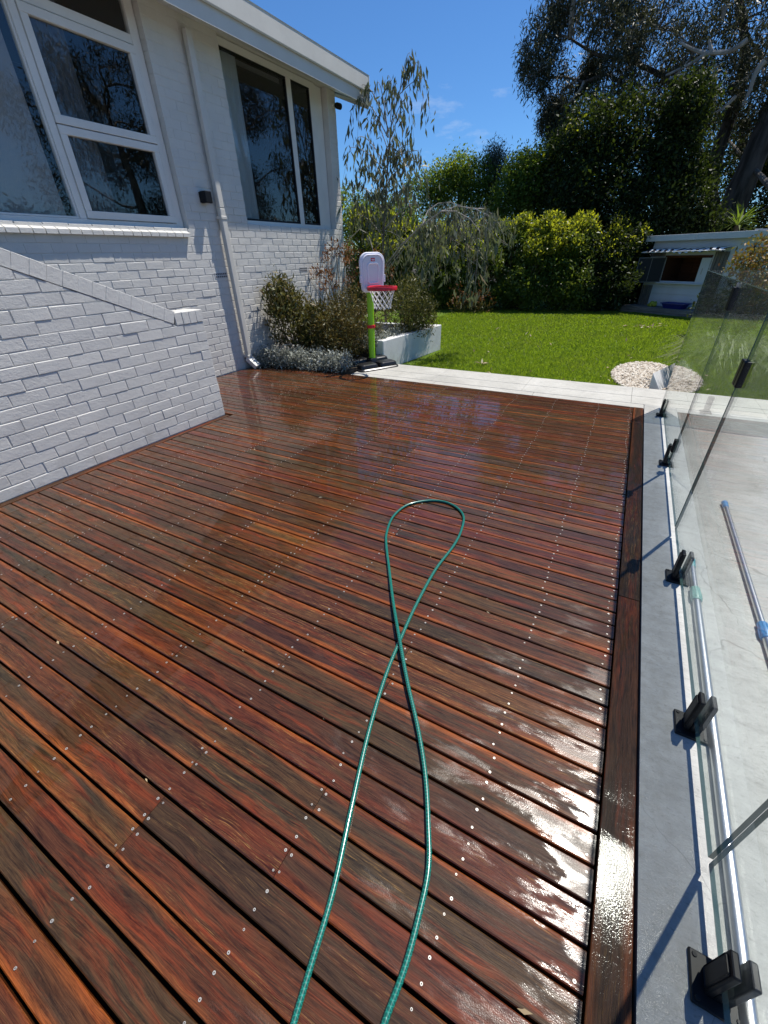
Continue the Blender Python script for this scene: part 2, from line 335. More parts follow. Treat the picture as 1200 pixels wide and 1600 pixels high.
M['autumn'] = leafmat('autumn_leaves', [(.30,.09,.015),(.36,.18,.02),(.14,.13,.02),(.24,.20,.03)], .5, .3)
M['tussock'] = leafmat('tussock_blades', [(.14,.17,.06),(.22,.24,.11),(.36,.36,.22)], .5, .3)
M['sap_leaf'] = leafmat('sapling_leaves', [(.075,.095,.055),(.11,.13,.08),(.16,.175,.12),(.13,.09,.06)], .5, .3, (.20,.24,.09), .3)
M['dry'] = leafmat('dry_leaves', [(.30,.22,.12),(.42,.33,.2),(.5,.45,.33)], .7, .1)
def bark(name, c0, c1, sc=(6,6,1.2)):
    m = mat(name, c0, .8, .2); t = NT(m); P = t.pos(); n = t.noise(t.map(P,sc), 2., 5, .6)
    t.set('Base Color', t.mix(t.ramp(n,(.35,0.),(.62,1.)), c0, c1)); t.set('Normal', t.bump(n,.5,.03)); return m
M['bark'] = bark('grey_bark', (.10,.085,.07), (.20,.18,.15)); M['gum'] = bark('gum_bark', (.16,.13,.105), (.40,.36,.31), (2,2,.7)); M['gum_shaded'] = bark('shaded_gum_bark', (.035,.028,.022), (.11,.09,.075), (3,3,.6))  # the dark gum copy has the trunk's shade put into its colour
M['twig'] = bark('pale_twig', (.30,.27,.23), (.45,.42,.37)); M['stem'] = bark('brown_stem', (.09,.06,.04), (.15,.11,.07))
M['red'] = mat('red_plastic', (.62,.012,.03), .32, .5); M['lime'] = mat('lime_plastic', (.25,.55,.015), .34, .5)
M['wplastic'] = mat('white_plastic', (.80,.78,.86), .38, .5); M['wplastic2'] = mat('grey_white_plastic', (.70,.70,.76), .42, .5)
M['bplastic'] = mat('black_plastic', (.014,.014,.015), .33, .5); M['net'] = mat('net_cord', (.78,.78,.76), .8, .2)
def hosemat():
    m = mat('hose_green', (.012,.20,.15), .30, .5); t = NT(m); uv = t.n('TexCoord').outputs['UV']
    s = t.n('SeparateXYZ',{0:uv}); ph = t.math('ADD', t.math('MULTIPLY', s.outputs[1], 620.), t.math('MULTIPLY', s.outputs[0], 6.28318*2))
    ph2 = t.math('SUBTRACT', t.math('MULTIPLY', s.outputs[1], 620.), t.math('MULTIPLY', s.outputs[0], 6.28318*2))
    k = t.math('MAXIMUM', t.math('SINE', ph), t.math('SINE', ph2)); k = t.math('MULTIPLY', t.math('ADD', k, 0.), 1., clamp=True)
    t.set('Base Color', t.mix(t.ramp(k,(.72,0.),(.98,1.)), (.004,.095,.072), (.014,.21,.16))); t.set('Coat Weight', .35); t.set('Coat Roughness', .12); return m
M['hose'] = hosemat()
m = M['alu'] = mat('brushed_aluminium', (.66,.67,.68), .34, .5, 1.); t = NT(m)
t.set('Normal', t.bump(t.noise(t.map(t.pos(),(140,3,140)),3,2,.5), .12, .002))
M['blue'] = mat('blue_plastic', (.055,.25,.52), .4, .5); M['teal'] = mat('teal_plastic', (.11,.34,.37), .4, .5); M['sage'] = mat('sage_plastic', (.20,.40,.36), .45, .5)
M['navy'] = mat('blue_tub', (.010,.018,.16), .4, .5); M['yellow'] = mat('yellow_green_toy', (.28,.32,.03), .5, .4)
def timber(name, c0, c1, sc=(1,14,14)):
    m = mat(name, c0, .8, .2); t = NT(m); P = t.n('TexCoord').outputs['Object']; n = t.noise(t.map(P,sc), 3., 5, .65)
    t.set('Base Color', t.mix(t.ramp(n,(.35,0.),(.65,1.)), c0, c1)); t.set('Normal', t.bump(n,.35,.006)); return m
M['grey_wood'] = timber('weathered_wood', (.13,.12,.11), (.24,.225,.20)); M['grey_wood_v'] = timber('weathered_slat', (.10,.085,.07), (.21,.185,.155), (14,14,1))
M['brown_wood'] = timber('brown_wood', (.07,.025,.012), (.11,.04,.018)); M['cubby_white'] = paint('cubby_white', (.62,.63,.62), .2, 25)
M['grey_blue'] = paint('cubby_door_paint', (.42,.46,.52), .1, 25)
def awn():
    m = mat('awning_cloth', (.6,.6,.6), .8, .2); t = NT(m); u = t.n('SeparateXYZ',{0:t.n('TexCoord').outputs['Object']}).outputs[0]
    f = t.math('FRACT', t.math('MULTIPLY', u, 6.2)); k = t.math('GREATER_THAN', f, .5); t.set('Base Color', t.mix(k, (.012,.012,.02), (.75,.75,.74))); return m
M['awning'] = awn()
M['roof'] = mat('roof_metal', (.32,.32,.32), .5, .4)
M['pebble'] = leafmat('pebble_stone', [(.34,.28,.21),(.50,.45,.38),(.60,.56,.49),(.20,.16,.12),(.44,.36,.27)], .7, 0.)
M['water_white'] = mat('pale_grey_hard', (.5,.5,.5), .6)

# ------------------------------------------------------------------ ground
LZ = -.12
o = MB().add([(-400,-400,LZ-.06),(400,-400,LZ-.06),(400,400,LZ-.06),(-400,400,LZ-.06)],[(0,1,2,3)]).build('terrain', M['soil']); tag(o, 'bare brown soil under the garden beds and trees','ground',kind='structure')
LX0, LX1, LY0, LY1 = -7.5, 9., 6.02, 19.
lawn = MB()
nx, ny = 40, 34
lv = [(LX0+(LX1-LX0)*i/nx, LY0+(LY1-LY0)*j/ny, LZ+.012*math.sin(i*1.3)*math.cos(j*.9)) for j in range(ny+1) for i in range(nx+1)]
lawn.add(lv, [(j*(nx+1)+i, j*(nx+1)+i+1, (j+1)*(nx+1)+i+1, (j+1)*(nx+1)+i) for j in range(ny) for i in range(nx)])
o = lawn.build('lawn', M['lawn'], smooth=True); tag(o,'flat mown green lawn behind the pale paving','lawn',kind='structure')
# pool surround
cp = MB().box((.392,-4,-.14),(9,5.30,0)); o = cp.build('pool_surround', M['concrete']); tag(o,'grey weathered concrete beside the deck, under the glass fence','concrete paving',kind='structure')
# pale paving strip along the far edge of the deck, laid in long slabs
pv = MB().box((-3.4,5.152,-.16),(9,6.0,-.012)); ps = pv.build('paving_strip', M['mortar']); tag(ps,'pale paving strip along the far edge of the deck','paving',kind='structure')
x = -3.4
while x < 8.9:
    w_ = 1.22
    for (ya,yb,dz) in ((5.300,5.60,0.),(5.602,6.005,.002)):
        xa = max(x,.0)
        q = MB().box((x+.001,ya,-.012),(min(x+w_,9)-.001,yb,dz))
        q.build('paving_slab', M['paving'], ps, bevel=.002, seg=1)
    x += w_
x = -3.4
while x < .38:
    MB().box((x+.002,5.153,-.012),(min(x+1.3,.39)-.002,5.296,-.002)).build('paving_slab', M['paving'], ps, bevel=.003, seg=1); x += 1.3

# ------------------------------------------------------------------ deck
deck = MB().box((-5.16,-1.2,-.30),(.384,5.148,-.045)).build('deck', M['dark']); tag(deck,'wet red brown timber deck with dark gaps between its boards','deck',kind='structure')
BW, PIT = .0815, .0900
joists = [.258-.0]+[-.05-.45*k for k in range(13)]
screws = []
def board(x0, x1, y0, mname='deck'):
    L_ = x1-x0; w_ = BW; b = MB(); n = max(2,int(L_/.9)); c = .0028; d = .022
    bow = random.uniform(-.0012,.0012)
    prof = [(-w_/2,-d),(-w_/2,-c),(-w_/2+c,0),(w_/2-c,0),(w_/2,-c),(w_/2,-d)]
    vs = []; 
    for i in range(n+1):
        u = i/n; x = -L_/2+L_*u; dy = bow*math.sin(u*math.pi)*2
        vs += [(x, p[0]+dy, p[1]) for p in prof]
    fs = []
    for i in range(n):
        for j in range(6):
            if j==5: continue
            fs.append((i*6+j, (i+1)*6+j, (i+1)*6+j+1, i*6+j+1))
    fs += [tuple(range(6)), tuple(n*6+k for k in range(5,-1,-1))]
    fs = [f[::-1] for f in fs]
    b.add(vs, fs)
    o = b.build('deck_board', M[mname], deck)
    o.location = ((x0+x1)/2, y0+PIT/2, random.gauss(0,.0006)); o.rotation_euler = (random.gauss(0,.007), random.gauss(0,.0004), 0)
    o.data.update()
    return o
row = 0; y = 5.145-PIT
while y > -.62:
    left = -3.633 if y < 3.02 else -5.145
    cuts = [left]; js = sorted(joists)[1:-1]
    x = left + random.uniform(.3,2.2)
    while x < -.35:
        j = min(js, key=lambda q: abs(q-x))
        if j-cuts[-1] > .5 and j < -.3: cuts.append(j)
        x += random.choice((1.35,1.8,2.25,2.7,3.15))
    cuts.append(.284)
    for a,b_ in zip(cuts, cuts[1:]):
        board(a+.0008, b_-.0008, y)
    yc = y+PIT/2
    for j in joists:
        if j < left+.02: continue
        xs = [j-.013, j+.013] if j in cuts else [j+random.gauss(0,.006)]
        for sx_ in xs:
            for k in (-1,1): screws.append((sx_+random.gauss(0,.003), yc+k*.0245+random.gauss(0,.002)))
    y -= PIT; row += 1
sc = MB()
for (x,y) in screws:
    n=8; r_=random.choice((.0043,.004,.0036,.0030)); z=.0016
    a0 = random.random()*6
    ring = [(x+r_*math.cos(a0+6.2832*i/n), y+r_*math.sin(a0+6.2832*i/n), z) for i in range(n)]
    sk_ = [(px_,py_,-.002) for px_,py_,_ in ring]
    sc.cur=0; sc.add(ring+sk_, [tuple(range(n))]+[(i+n,(i+1)%n+n,(i+1)%n,i) for i in range(n)])
    sc.cur=1; sc.add([(x+.0016*math.cos(a0+6.2832*i/6), y+.0016*math.sin(a0+6.2832*i/6), z+.0005) for i in range(6)], [tuple(range(6))])
o = sc.build('screw', [M['steel'],M['screw_hole']], deck); tag(o,kind='stuff')
for (ya,yb) in ((-.9,1.86),(1.863,4.62),(4.623,5.146)):
    b = MB().box((-.0465,-(yb-ya)/2,-.022),(.0465,(yb-ya)/2,0)); o = b.build('border_board', M['border'], deck, bevel=.003, seg=2)
    o.location = (.3365,(ya+yb)/2,.0012); o.rotation_euler=(0,.004,0)
# trim against the stair wall
o = MB().box((-3.694,-1.2,-.02),(-3.640,3.03,.004)).build('edge_board', M['border'], deck, bevel=.002, seg=1)

# ------------------------------------------------------------------ brickwork
def brick_mesh(L_, Hh, D, mats, ch=.004, jit=.0016):   # local: x depth (face at +x), y length, z height, centred
    v = []; 
    def c(x,y,z): return (x+random.uniform(-jit,jit)*.6, y+random.uniform(-jit,jit), z+random.uniform(-jit,jit))
    h, l = Hh/2, L_/2
    back = [(-D,-l,-h),(-D,l,-h),(-D,l,h),(-D,-l,h)]; mid = [c(-ch,-l,-h),c(-ch,l,-h),c(-ch,l,h),c(-ch,-l,h)]
    fr = [c(0,-l+ch,-h+ch),c(0,l-ch,-h+ch),c(0,l-ch,h-ch),c(0,-l+ch,h-ch)]
    b = MB().add(back+mid+fr, [(8,9,10,11)]+[(4+i,4+(i+1)%4,8+(i+1)%4,8+i) for i in range(4)]+[(i,(i+1)%4,4+(i+1)%4,4+i) for i in range(4)])
    return b.mesh('brick', mats)
def variants(L_, Hh, D, mats, n=7, **k): return [brick_mesh(L_,Hh,D,mats,**k) for _ in range(n)]
CO = .0864; BL = .2395       # course height and brick pitch
# stair wall (X = -3.70 face)
NW = -3.70
sw = thing('stair_wall','white painted brick side wall of the steps with a sloping brick coping','wall',(NW,2.0,0))
SW0, SW1, PT = -.9, 3.028, 11*CO+.006
def slope_z(y): return .962 + (2.712-y)*.430     # underside of the sloping coping
bk = MB()
bk.prism([(NW-.0052-.21,SW0,0),(NW-.0052-.21,SW1-.006,0),(NW-.0052-.21,SW1-.006,PT),(NW-.0052-.21,2.712,PT),(NW-.0052-.21,SW0,slope_z(SW0))],(.21,0,0))
o = bk.build('mortar_core', M['mortar'], sw); o.matrix_parent_inverse = Matrix.Translation((-NW,-2.0,0))
V_full = variants(BL-.006, CO-.006, .10, M['brick'], ch=.003); V_half = variants(BL/2-.006, CO-.006, .10, M['brick'], ch=.003)
def inv(o, p): o.matrix_parent_inverse = p.matrix_basis.inverted() if False else Matrix.Translation(-Vector(p.location)); return o
for r_ in range(40):
    z = .004+CO*(r_+.5); half = r_ % 2
    yend = SW1; y = yend; first = True
    while y > SW0:
        L_ = BL/2 if (first and half) else BL; first = False
        y1, y0 = y, y-L_; y = y0
        if r_ >= 11:
            if slope_z(y0) < z-CO/2+.012: continue     # above the coping
            if slope_z(y1) < z+CO/2:                     # cut brick under the slope
                za, zt = z-CO/2+.0045, z+CO/2-.0045
                yb = min(y1-.0045, 2.712-(za+.004-.962)/.430)
                if yb-(y0+.0045) < .02: continue
                pts = [(y0+.0045,za),(yb,za)]
                top = []
                for q in np.linspace(yb, y0+.0045, 5): top.append((q, max(za+.001,min(zt, slope_z(q)-.003))))
                loop = [(NW-.10,a,b) for a,b in pts+top]
                o = MB().prism(loop,(.10+random.uniform(-.0012,.0012),0,0)).build('brick', M['brick'], sw); inv(o,sw); continue
        o = link('brick', random.choice(V_half if L_<.2 else V_full), sw, (NW+random.gauss(0,.0014),(y0+y1)/2+random.gauss(0,.0012),z+random.gauss(0,.0009)),(random.gauss(0,.005),random.gauss(0,.006),0)); inv(o,sw)
# coping: bricks on edge laid down the slope, then four upright over the pier
ang = math.atan(.430); ct, st = math.cos(ang), math.sin(ang)
cv = variants(.100-.0006, .108, .245, M['brick'], ch=.0022, jit=.0008)
s = 0; Lc = (2.712-SW0)/ct
while s < Lc:
    yc = 2.712-(s+.05)*ct-.002; zc = slope_z(yc)+.054/ct+.002
    o = link('coping_brick', random.choice(cv), sw, (NW+.0025+random.gauss(0,.001), yc, zc), (-ang+random.gauss(0,.008),0,random.gauss(0,.006))); inv(o,sw); s += .100
cv2 = variants(.0785-.0022, .104, .245, M['brick'], ch=.003)
for k in range(4):
    o = link('coping_brick', random.choice(cv2), sw, (NW+.004+random.gauss(0,.001), 2.716+.0785*(k+.5), PT+.054+random.gauss(0,.0015)), (random.gauss(0,.006),0,0)); inv(o,sw)

# ------------------------------------------------------------------ house
FW = -5.16
hs = thing('house','white painted brick house with two windows, downpipe and overhanging eave','house',(FW,5.0,0))
def hb(mb, name, mats, parent=None, **k):
    o = mb.build(name, mats, parent or hs, **k)
    if (parent or hs) is hs: inv(o, hs)
    return o
HY1 = 7.905; HY0 = .2; TOPZ = 3.80
W1 = (.9, 4.335, 1.80, 3.80); W2 = (5.40, 7.665, 1.90, 3.80)     # openings: y0,y1,z0,z1
g = .008
wb = MB(); xa, xb = FW-.235, FW-.0052
wb.box((xa,HY0,-.1),(xb,HY1-.006,W1[2]-g))
SM = 2.075; xc = FW-.0042          # above this course thick old paint nearly fills the joints
for (a,b_) in ((W1[1]+g,W2[0]-g),(HY0,W1[0]-g),(W2[1]+g,HY1-.006)):
    wb.box((xa,a,W1[2]-g),(xb,b_,SM)); wb.box((xa,a,SM),(xc,b_,TOPZ))
wb.box((xa,W2[0]-g,W1[2]-g),(xb,W2[1]+g,W2[2]-g))
wall = hb(wb, 'brick_wall', M['mortar'])
# end wall and far shell
eb = MB(); eb.box((-10.5,HY1-.24,-.1),(xa,HY1-.006,TOPZ)); eb.box((-10.5,HY0,-.1),(-10.3,HY1-.24,TOPZ)); eb.box((-10.3,HY0-.2,-.1),(xa,HY0,TOPZ)); hb(eb,'rear_wall',M['brick_s'])
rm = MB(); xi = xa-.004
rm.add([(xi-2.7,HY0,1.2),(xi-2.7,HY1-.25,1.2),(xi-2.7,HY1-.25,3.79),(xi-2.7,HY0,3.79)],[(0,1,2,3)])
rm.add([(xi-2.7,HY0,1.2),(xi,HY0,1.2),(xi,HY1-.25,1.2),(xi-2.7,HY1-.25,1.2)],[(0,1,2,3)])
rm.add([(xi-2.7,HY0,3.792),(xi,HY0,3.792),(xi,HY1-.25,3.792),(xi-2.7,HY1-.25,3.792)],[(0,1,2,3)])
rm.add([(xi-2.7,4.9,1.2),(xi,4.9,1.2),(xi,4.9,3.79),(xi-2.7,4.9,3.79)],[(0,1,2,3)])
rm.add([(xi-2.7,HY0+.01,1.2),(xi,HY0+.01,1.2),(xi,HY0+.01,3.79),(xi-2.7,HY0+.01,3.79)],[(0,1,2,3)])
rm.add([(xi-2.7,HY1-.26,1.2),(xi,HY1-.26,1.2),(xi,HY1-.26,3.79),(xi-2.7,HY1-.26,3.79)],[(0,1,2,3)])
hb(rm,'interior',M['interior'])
VF = variants(BL-.008, CO-.008, .10, M['brick_s'], n=8, ch=.003); VH = variants(BL/2-.008, CO-.008, .10, M['brick_s'], n=5, ch=.004)
cand = []
for r_ in range(45):
    z = .004+CO*(r_+.5); half = r_%2; y = HY1; first = True
    if z+CO/2 > TOPZ+.01: break
    while y > HY0:
        L_ = BL/2 if (first and half) else BL; first=False
        y1,y0 = y,y-L_; y = y0
        skip=False
        for (a,b_,c_,d_) in (W1,W2):
            if z > c_-.02 and z < d_:
                if y0 >= a-.001 and y1 <= b_+.001: skip=True
                elif y1 > b_ > y0: y0c=b_; 
        if skip: continue
        ya, yb = y0, y1
        for (a,b_,c_,d_) in (W1,W2):
            if z > c_-.02:
                if ya < b_ < yb: ya = b_
                if ya < a < yb: yb = a
        if yb-ya < .03: continue
        cand.append((ya,yb,z))
def vis(c):
    y = (c[0]+c[1])/2; d = Vector((FW,y,c[2]-H)).length
    # hidden behind the stair wall?
    tt = NW/FW; yy = y*tt; zz = H+(c[2]-H)*tt
    hid = yy < 3.0 and zz < (1.06 if yy>2.71 else slope_z(yy)+.1)
    hid = hid or (y > 5.6 and c[2] < .75) or y < 1.9 or c[2] > 3.0 + max(0,(y-4)*.2)
    return (1 if hid else 0, d)
cand.sort(key=vis)
stuffb = MB()
for i,(ya,yb,z) in enumerate(cand):
    L_ = yb-ya; upper = z > SM
    xo = FW+random.gauss(0,.0011)-(.0012 if upper else 0)
    if i < 290:
        if abs(L_-BL)<.004: me = random.choice(VF); sy=1
        elif abs(L_-BL/2)<.004: me = random.choice(VH); sy=1
        else: me = random.choice(VF); sy = (L_-.008)/(BL-.008)
        link('brick', me, wall, (xo,(ya+yb)/2+random.gauss(0,.001),z+random.gauss(0,.0008)), (random.gauss(0,.004),random.gauss(0,.005),0),(1,sy,1))
    else:
        hh=CO/2-.004; l=L_/2-.004; cx,cy = xo,(ya+yb)/2; e=.004
        stuffb.add([(cx-.1,cy-l,z-hh),(cx-.1,cy+l,z-hh),(cx-.1,cy+l,z+hh),(cx-.1,cy-l,z+hh),(cx-e,cy-l,z-hh),(cx-e,cy+l,z-hh),(cx-e,cy+l,z+hh),(cx-e,cy-l,z+hh),(cx,cy-l+e,z-hh+e),(cx,cy+l-e,z-hh+e),(cx,cy+l-e,z+hh-e),(cx,cy-l+e,z+hh-e)],
            [(8,9,10,11)]+[(4+q,4+(q+1)%4,8+(q+1)%4,8+q) for q in range(4)]+[(q,(q+1)%4,4+(q+1)%4,4+q) for q in range(4)])
o = stuffb.build('brick', M['brick_s'], wall); tag(o,kind='stuff')
for (y,z) in ((4.70,1.288),(6.56,1.30)):      # terracotta air vents let into the wall
    v = MB().box((FW-.004,y-.11,z-.034),(FW+.003,y+.11,z+.034)); v.cur=1
    for k in range(6):
        for q in (-1,1): v.box((FW+.0025,y-.095+k*.034,z+q*.016-.009),(FW+.0042,y-.095+k*.034+.02,z+q*.016+.009))
    hb(v,'air_vent',[M['water_white'],M['blackmat']])
# ---- windows
def bar(mb, x0, x1, y0, y1, z0, z1): mb.box((x0,y0,z0),(x1,y1,z1))
wx = FW-.085
win = MB()       # outer frame of the left window
bar(win, wx-.06, wx+.005, W1[0], W1[1]-.105, 1.80, 1.865)           # bottom rail
bar(win, wx-.06, wx+.005, W1[1]-.105, W1[1]-.003, 1.80, 3.797)        # right jamb
bar(win, wx-.06, wx+.005, 3.065, 3.135, 1.865, 3.797)        # mullion
bar(win, wx-.06, wx+.002, 3.135, W1[1]-.105, 3.40, 3.475)        # transom
bar(win, wx-.06, wx+.002, 3.135, W1[1]-.105, 3.745, 3.797)
bar(win, wx-.06, wx+.002, W1[0], 3.065, 3.745, 3.797)
win1 = hb(win,'window', M['white'], bevel=.004, seg=1); win1['label'] = 'left window with a large fixed pane and two stacked sashes'
def sash(y0,y1,z0,z1,st, par, xo=.012, name='sash', mm='white'):
    b = MB(); x0,x1 = wx-.045+xo, wx+xo+.006
    b.box((x0,y0,z0),(x1,y1,z0+st)); b.box((x0,y0,z1-st),(x1,y1,z1)); b.box((x0,y0,z0+st),(x1,y0+st,z1-st)); b.box((x0,y1-st,z0+st),(x1,y1,z1-st))
    o = b.build(name, M[mm], par, bevel=.004, seg=1); return o
def pane(y0,y1,z0,z1,par,x=None):
    x = wx-.03 if x is None else x
    return MB().box((x-.003,y0,z0),(x+.003,y1,z1)).build('glass_pane', M['pane'], par)
inv(win1,hs)
for (a,b_,c_,d_) in ((3.14,4.225,2.612,3.392),(3.14,4.225,1.87,2.604)):
    s_ = sash(a,b_,c_,d_,.068,win1); pane(a+.066,b_-.066,c_+.066,d_-.066,win1, wx-.018)
pane(3.135,4.23,3.475,3.745,win1); pane(W1[0],3.065,1.865,3.745,win1)
# slim inner bead of the fixed pane
sash(2.0,3.064,1.866,3.744,.018,win1,-.012,'glazing_bead')
# left blind and grey curtain inside, pale door frame in the room
xi2 = FW-.20
MB().box((xi2-.006,.95,1.7),(xi2,3.0,3.78)).build('roller_blind', M['blind'], win1)
def drape(y0,y1,z0,z1,x,name,mm,par,folds=7,amp=.03):
    n=folds*8; v=[]; f=[]
    for i in range(n+1):
        u=i/n; yy=y0+(y1-y0)*u; xx=x+amp*math.sin(u*folds*6.283)+.01*math.sin(u*31); v += [(xx,yy,z0),(xx,yy,z1)]
    f=[(2*i,2*i+2,2*i+3,2*i+1) for i in range(n)]
    return MB().add(v,f).build(name, M[mm], par, smooth=True)
drape(3.10,3.56,1.75,3.74,FW-.175,'curtain','grey_curtain',win1,5,.02)
MB().box((-7.6,4.78,1.2),(-6.9,4.89,3.5)).build('door_frame', M['interior_door'], win1)
# sill of sloping painted bricks
sil = MB().box((FW-.10,.9,1.715),(FW-.0005,4.29,1.80)); sill = hb(sil,'window_sill',M['mortar'])
y = 4.300
while y > 1.2:
    p = [(FW-.075,y-.108,1.725),(FW+.046,y-.108,1.722),(FW+.046,y-.004,1.722),(FW-.075,y-.004,1.725),(FW-.075,y-.108,1.815),(FW+.046,y-.108,1.765),(FW+.046,y-.004,1.765),(FW-.075,y-.004,1.815)]
    MB().hexa(p).build('sill_brick', M['brick'], sill, bevel=.002, seg=1); y -= .112
# right window
win = MB()
bar(win, wx-.06, wx+.004, 5.403, 7.44, 1.90, 1.955); bar(win, wx-.06, wx+.004, 5.403, 7.44, 3.72, 3.797)
bar(win, wx-.06, wx+.004, 6.735, 6.845, 1.955, 3.72); bar(win, wx-.06, wx+.004, 7.30, 7.44, 1.955, 3.72); bar(win, wx-.06, wx+.004, 5.403, 5.42, 1.955, 3.72)
bar(win, wx-.09, wx-.03, 7.44, 7.662, 1.90, 3.797)
win2 = hb(win,'window', M['white'], bevel=.003, seg=1); win2['label'] = 'right window with black edged panes and a white mullion'
for (a,b_) in ((5.42,6.735),(6.845,7.30)):
    q = sash(a,b_,1.957,3.718,.022,win2,-.004,'pane_gasket','blackmat'); pane(a+.02,b_-.02,1.975,3.70,win2,wx-.02)
drape(5.44,5.84,1.93,3.74,FW-.175,'curtain','curtain',win2,4,.02)
MB().box((FW-.215,5.42,3.66),(FW-.205,6.73,3.71)).build('curtain_rail', M['grey_curtain'], win2)
# ---- eave
ev = MB(); EY0, EY1 = -.5, 8.32
ev.add([(FW-.02,EY0,3.795),(-4.80,EY0,3.66),(-4.80,HY1+.0,3.66),(FW-.02,HY1,3.795)],[(0,1,2,3)])
ev.add([(-10.5,EY0,3.805),(FW-.02,EY0,3.805),(FW-.02,HY1,3.805),(-10.5,HY1,3.805)],[(0,1,2,3)])
hb(ev,'soffit',M['white'])
fa = MB().hexa([(-4.80,EY0,3.655),(-4.775,EY0,3.65),(-4.775,EY1,3.65),(-4.80,EY1,3.655),(-4.80,EY0,3.83),(-4.775,EY0,3.82),(-4.775,EY1,3.82),(-4.80,EY1,3.83)])
hb(fa,'fascia',M['colorbond'])
gu = MB(); prof = [(-4.772,3.83),(-4.770,3.80),(-4.752,3.795),(-4.742,3.81),(-4.742,3.995),(-4.736,4.01),(-4.752,4.012),(-4.757,3.99),(-4.757,3.83)]
gu.prism([(a,EY0,b_) for a,b_ in prof],(0,EY1-EY0+.01,0)); hb(gu,'gutter',M['colorbond'])
bg_ = MB().prism([(-4.772,EY1-.008,3.60),(-4.740,EY1-.008,3.72),(-4.738,EY1-.008,4.0),(-5.9,EY1-.008,4.36),(-5.9,EY1-.008,4.02)],(0,.022,0)); hb(bg_,'barge_board',M['colorbond'])
rf = MB().add([(-4.76,EY0,3.985),(-4.76,EY1,3.985),(-10.6,EY1,5.6),(-10.6,EY0,5.6)],[(0,1,2,3)]); rf.add([(-4.80,HY1,3.66),(-4.80,EY1-.01,3.66),(-6.5,EY1-.01,4.18),(-6.5,HY1,4.18)],[(0,1,2,3)])
hb(rf,'roof',M['roof'])
# ---- downpipe
dp = MB(); dy = 4.862; dx0, dx1 = FW+.035, FW+.100
dp.box((dx0,dy-.043,.16),(dx1,dy+.043,2.05)); dpo = hb(dp,'downpipe',M['colorbond'],bevel=.010)
dp2 = MB().box((dx0+.002,dy-.044,2.05),(dx1-.002+.002,dy+.042,3.66)); p2 = dp2.build('upper_pipe',M['colorbond'],dpo,bevel=.010)
for z in (.17,1.93): MB().box((dx0-.034,dy-.049,z),(dx1+.006,dy+.049,z+.035)).build('pipe_bracket',M['colorbond'],dpo,bevel=.004,seg=1)
sh = MB().hexa([(dx0,dy-.05,.16),(dx1,dy-.05,.16),(dx1,dy+.05,.16),(dx0,dy+.05,.16),(dx0,dy-.05,.161),(dx1,dy-.05,.161),(dx1,dy+.05,.161),(dx0,dy+.05,.161)])
shoe = MB(); shoe.obox((FW+.125,dy+.012,.095),(.075,.012,-.065),(0,.052,0.008),(.022,0,.026)); shoe.build('pipe_shoe',M['white'],dpo,bevel=.006,seg=1)
# wall lamp and camera hang on the wall: things of their own
lm = thing('wall_lamp','small black box wall light beside the downpipe','lamp',(FW,4.655,2.15))
o = MB().box((0,-.05,-.055),(.022,.05,.055)).build('wall_plate',M['black'],lm,bevel=.004)
o = MB().box((.022,-.052,-.062),(.118,.052,.062)).build('lamp_body',M['black'],lm,bevel=.006)
MB().lathe([(.035,-.064),(.035,-.058)],(.07,0,0),12).build('lens',M['water_white'],lm)
scm = thing('security_camera','tiny black security camera under the eave at the house corner','camera',(FW,7.80,3.60))
MB().lathe([(.035,0),(.035,.012),(.012,.02),(.012,.06)],(0,0,0),12,((0,1,0),(0,0,1),(1,0,0))).build('mount',M['white'],scm)
MB().lathe([(.028,-.03),(.042,0),(.042,.075),(.036,.085),(.02,.087)],(.09,0,-.01),14,((0,1,0),(.3,0,.95),(.95,0,-.3))).build('camera_body',M['black'],scm,smooth=True)

# ------------------------------------------------------------------ planter and beds
pl = thing('garden_planter','low white rendered planter wall round the shrub bed','planter',(-3.06,6.5,0))
q = MB(); q.prism([(-3.45,6.012,-.13),(-3.31,6.012,-.13),(-3.10,7.97,-.13),(-3.24,7.97,-.13)],(0,0,.46)); q.box((-5.1,7.80,-.13),(-3.26,7.95,.325)); inv(q.build('planter_wall',M['render'],pl,bevel=.012),pl)
q = MB().box((-5.14,5.17,-.10),(-3.42,6.01,.05)); q.prism([(-5.14,6.012,-.1),(-3.452,6.012,-.1),(-3.27,7.79,-.1),(-5.14,7.79,-.1)],(0,0,.30)); q.build('soil_bed',M['soil'],pl).matrix_parent_inverse = Matrix.Translation((3.06,-6.5,0))

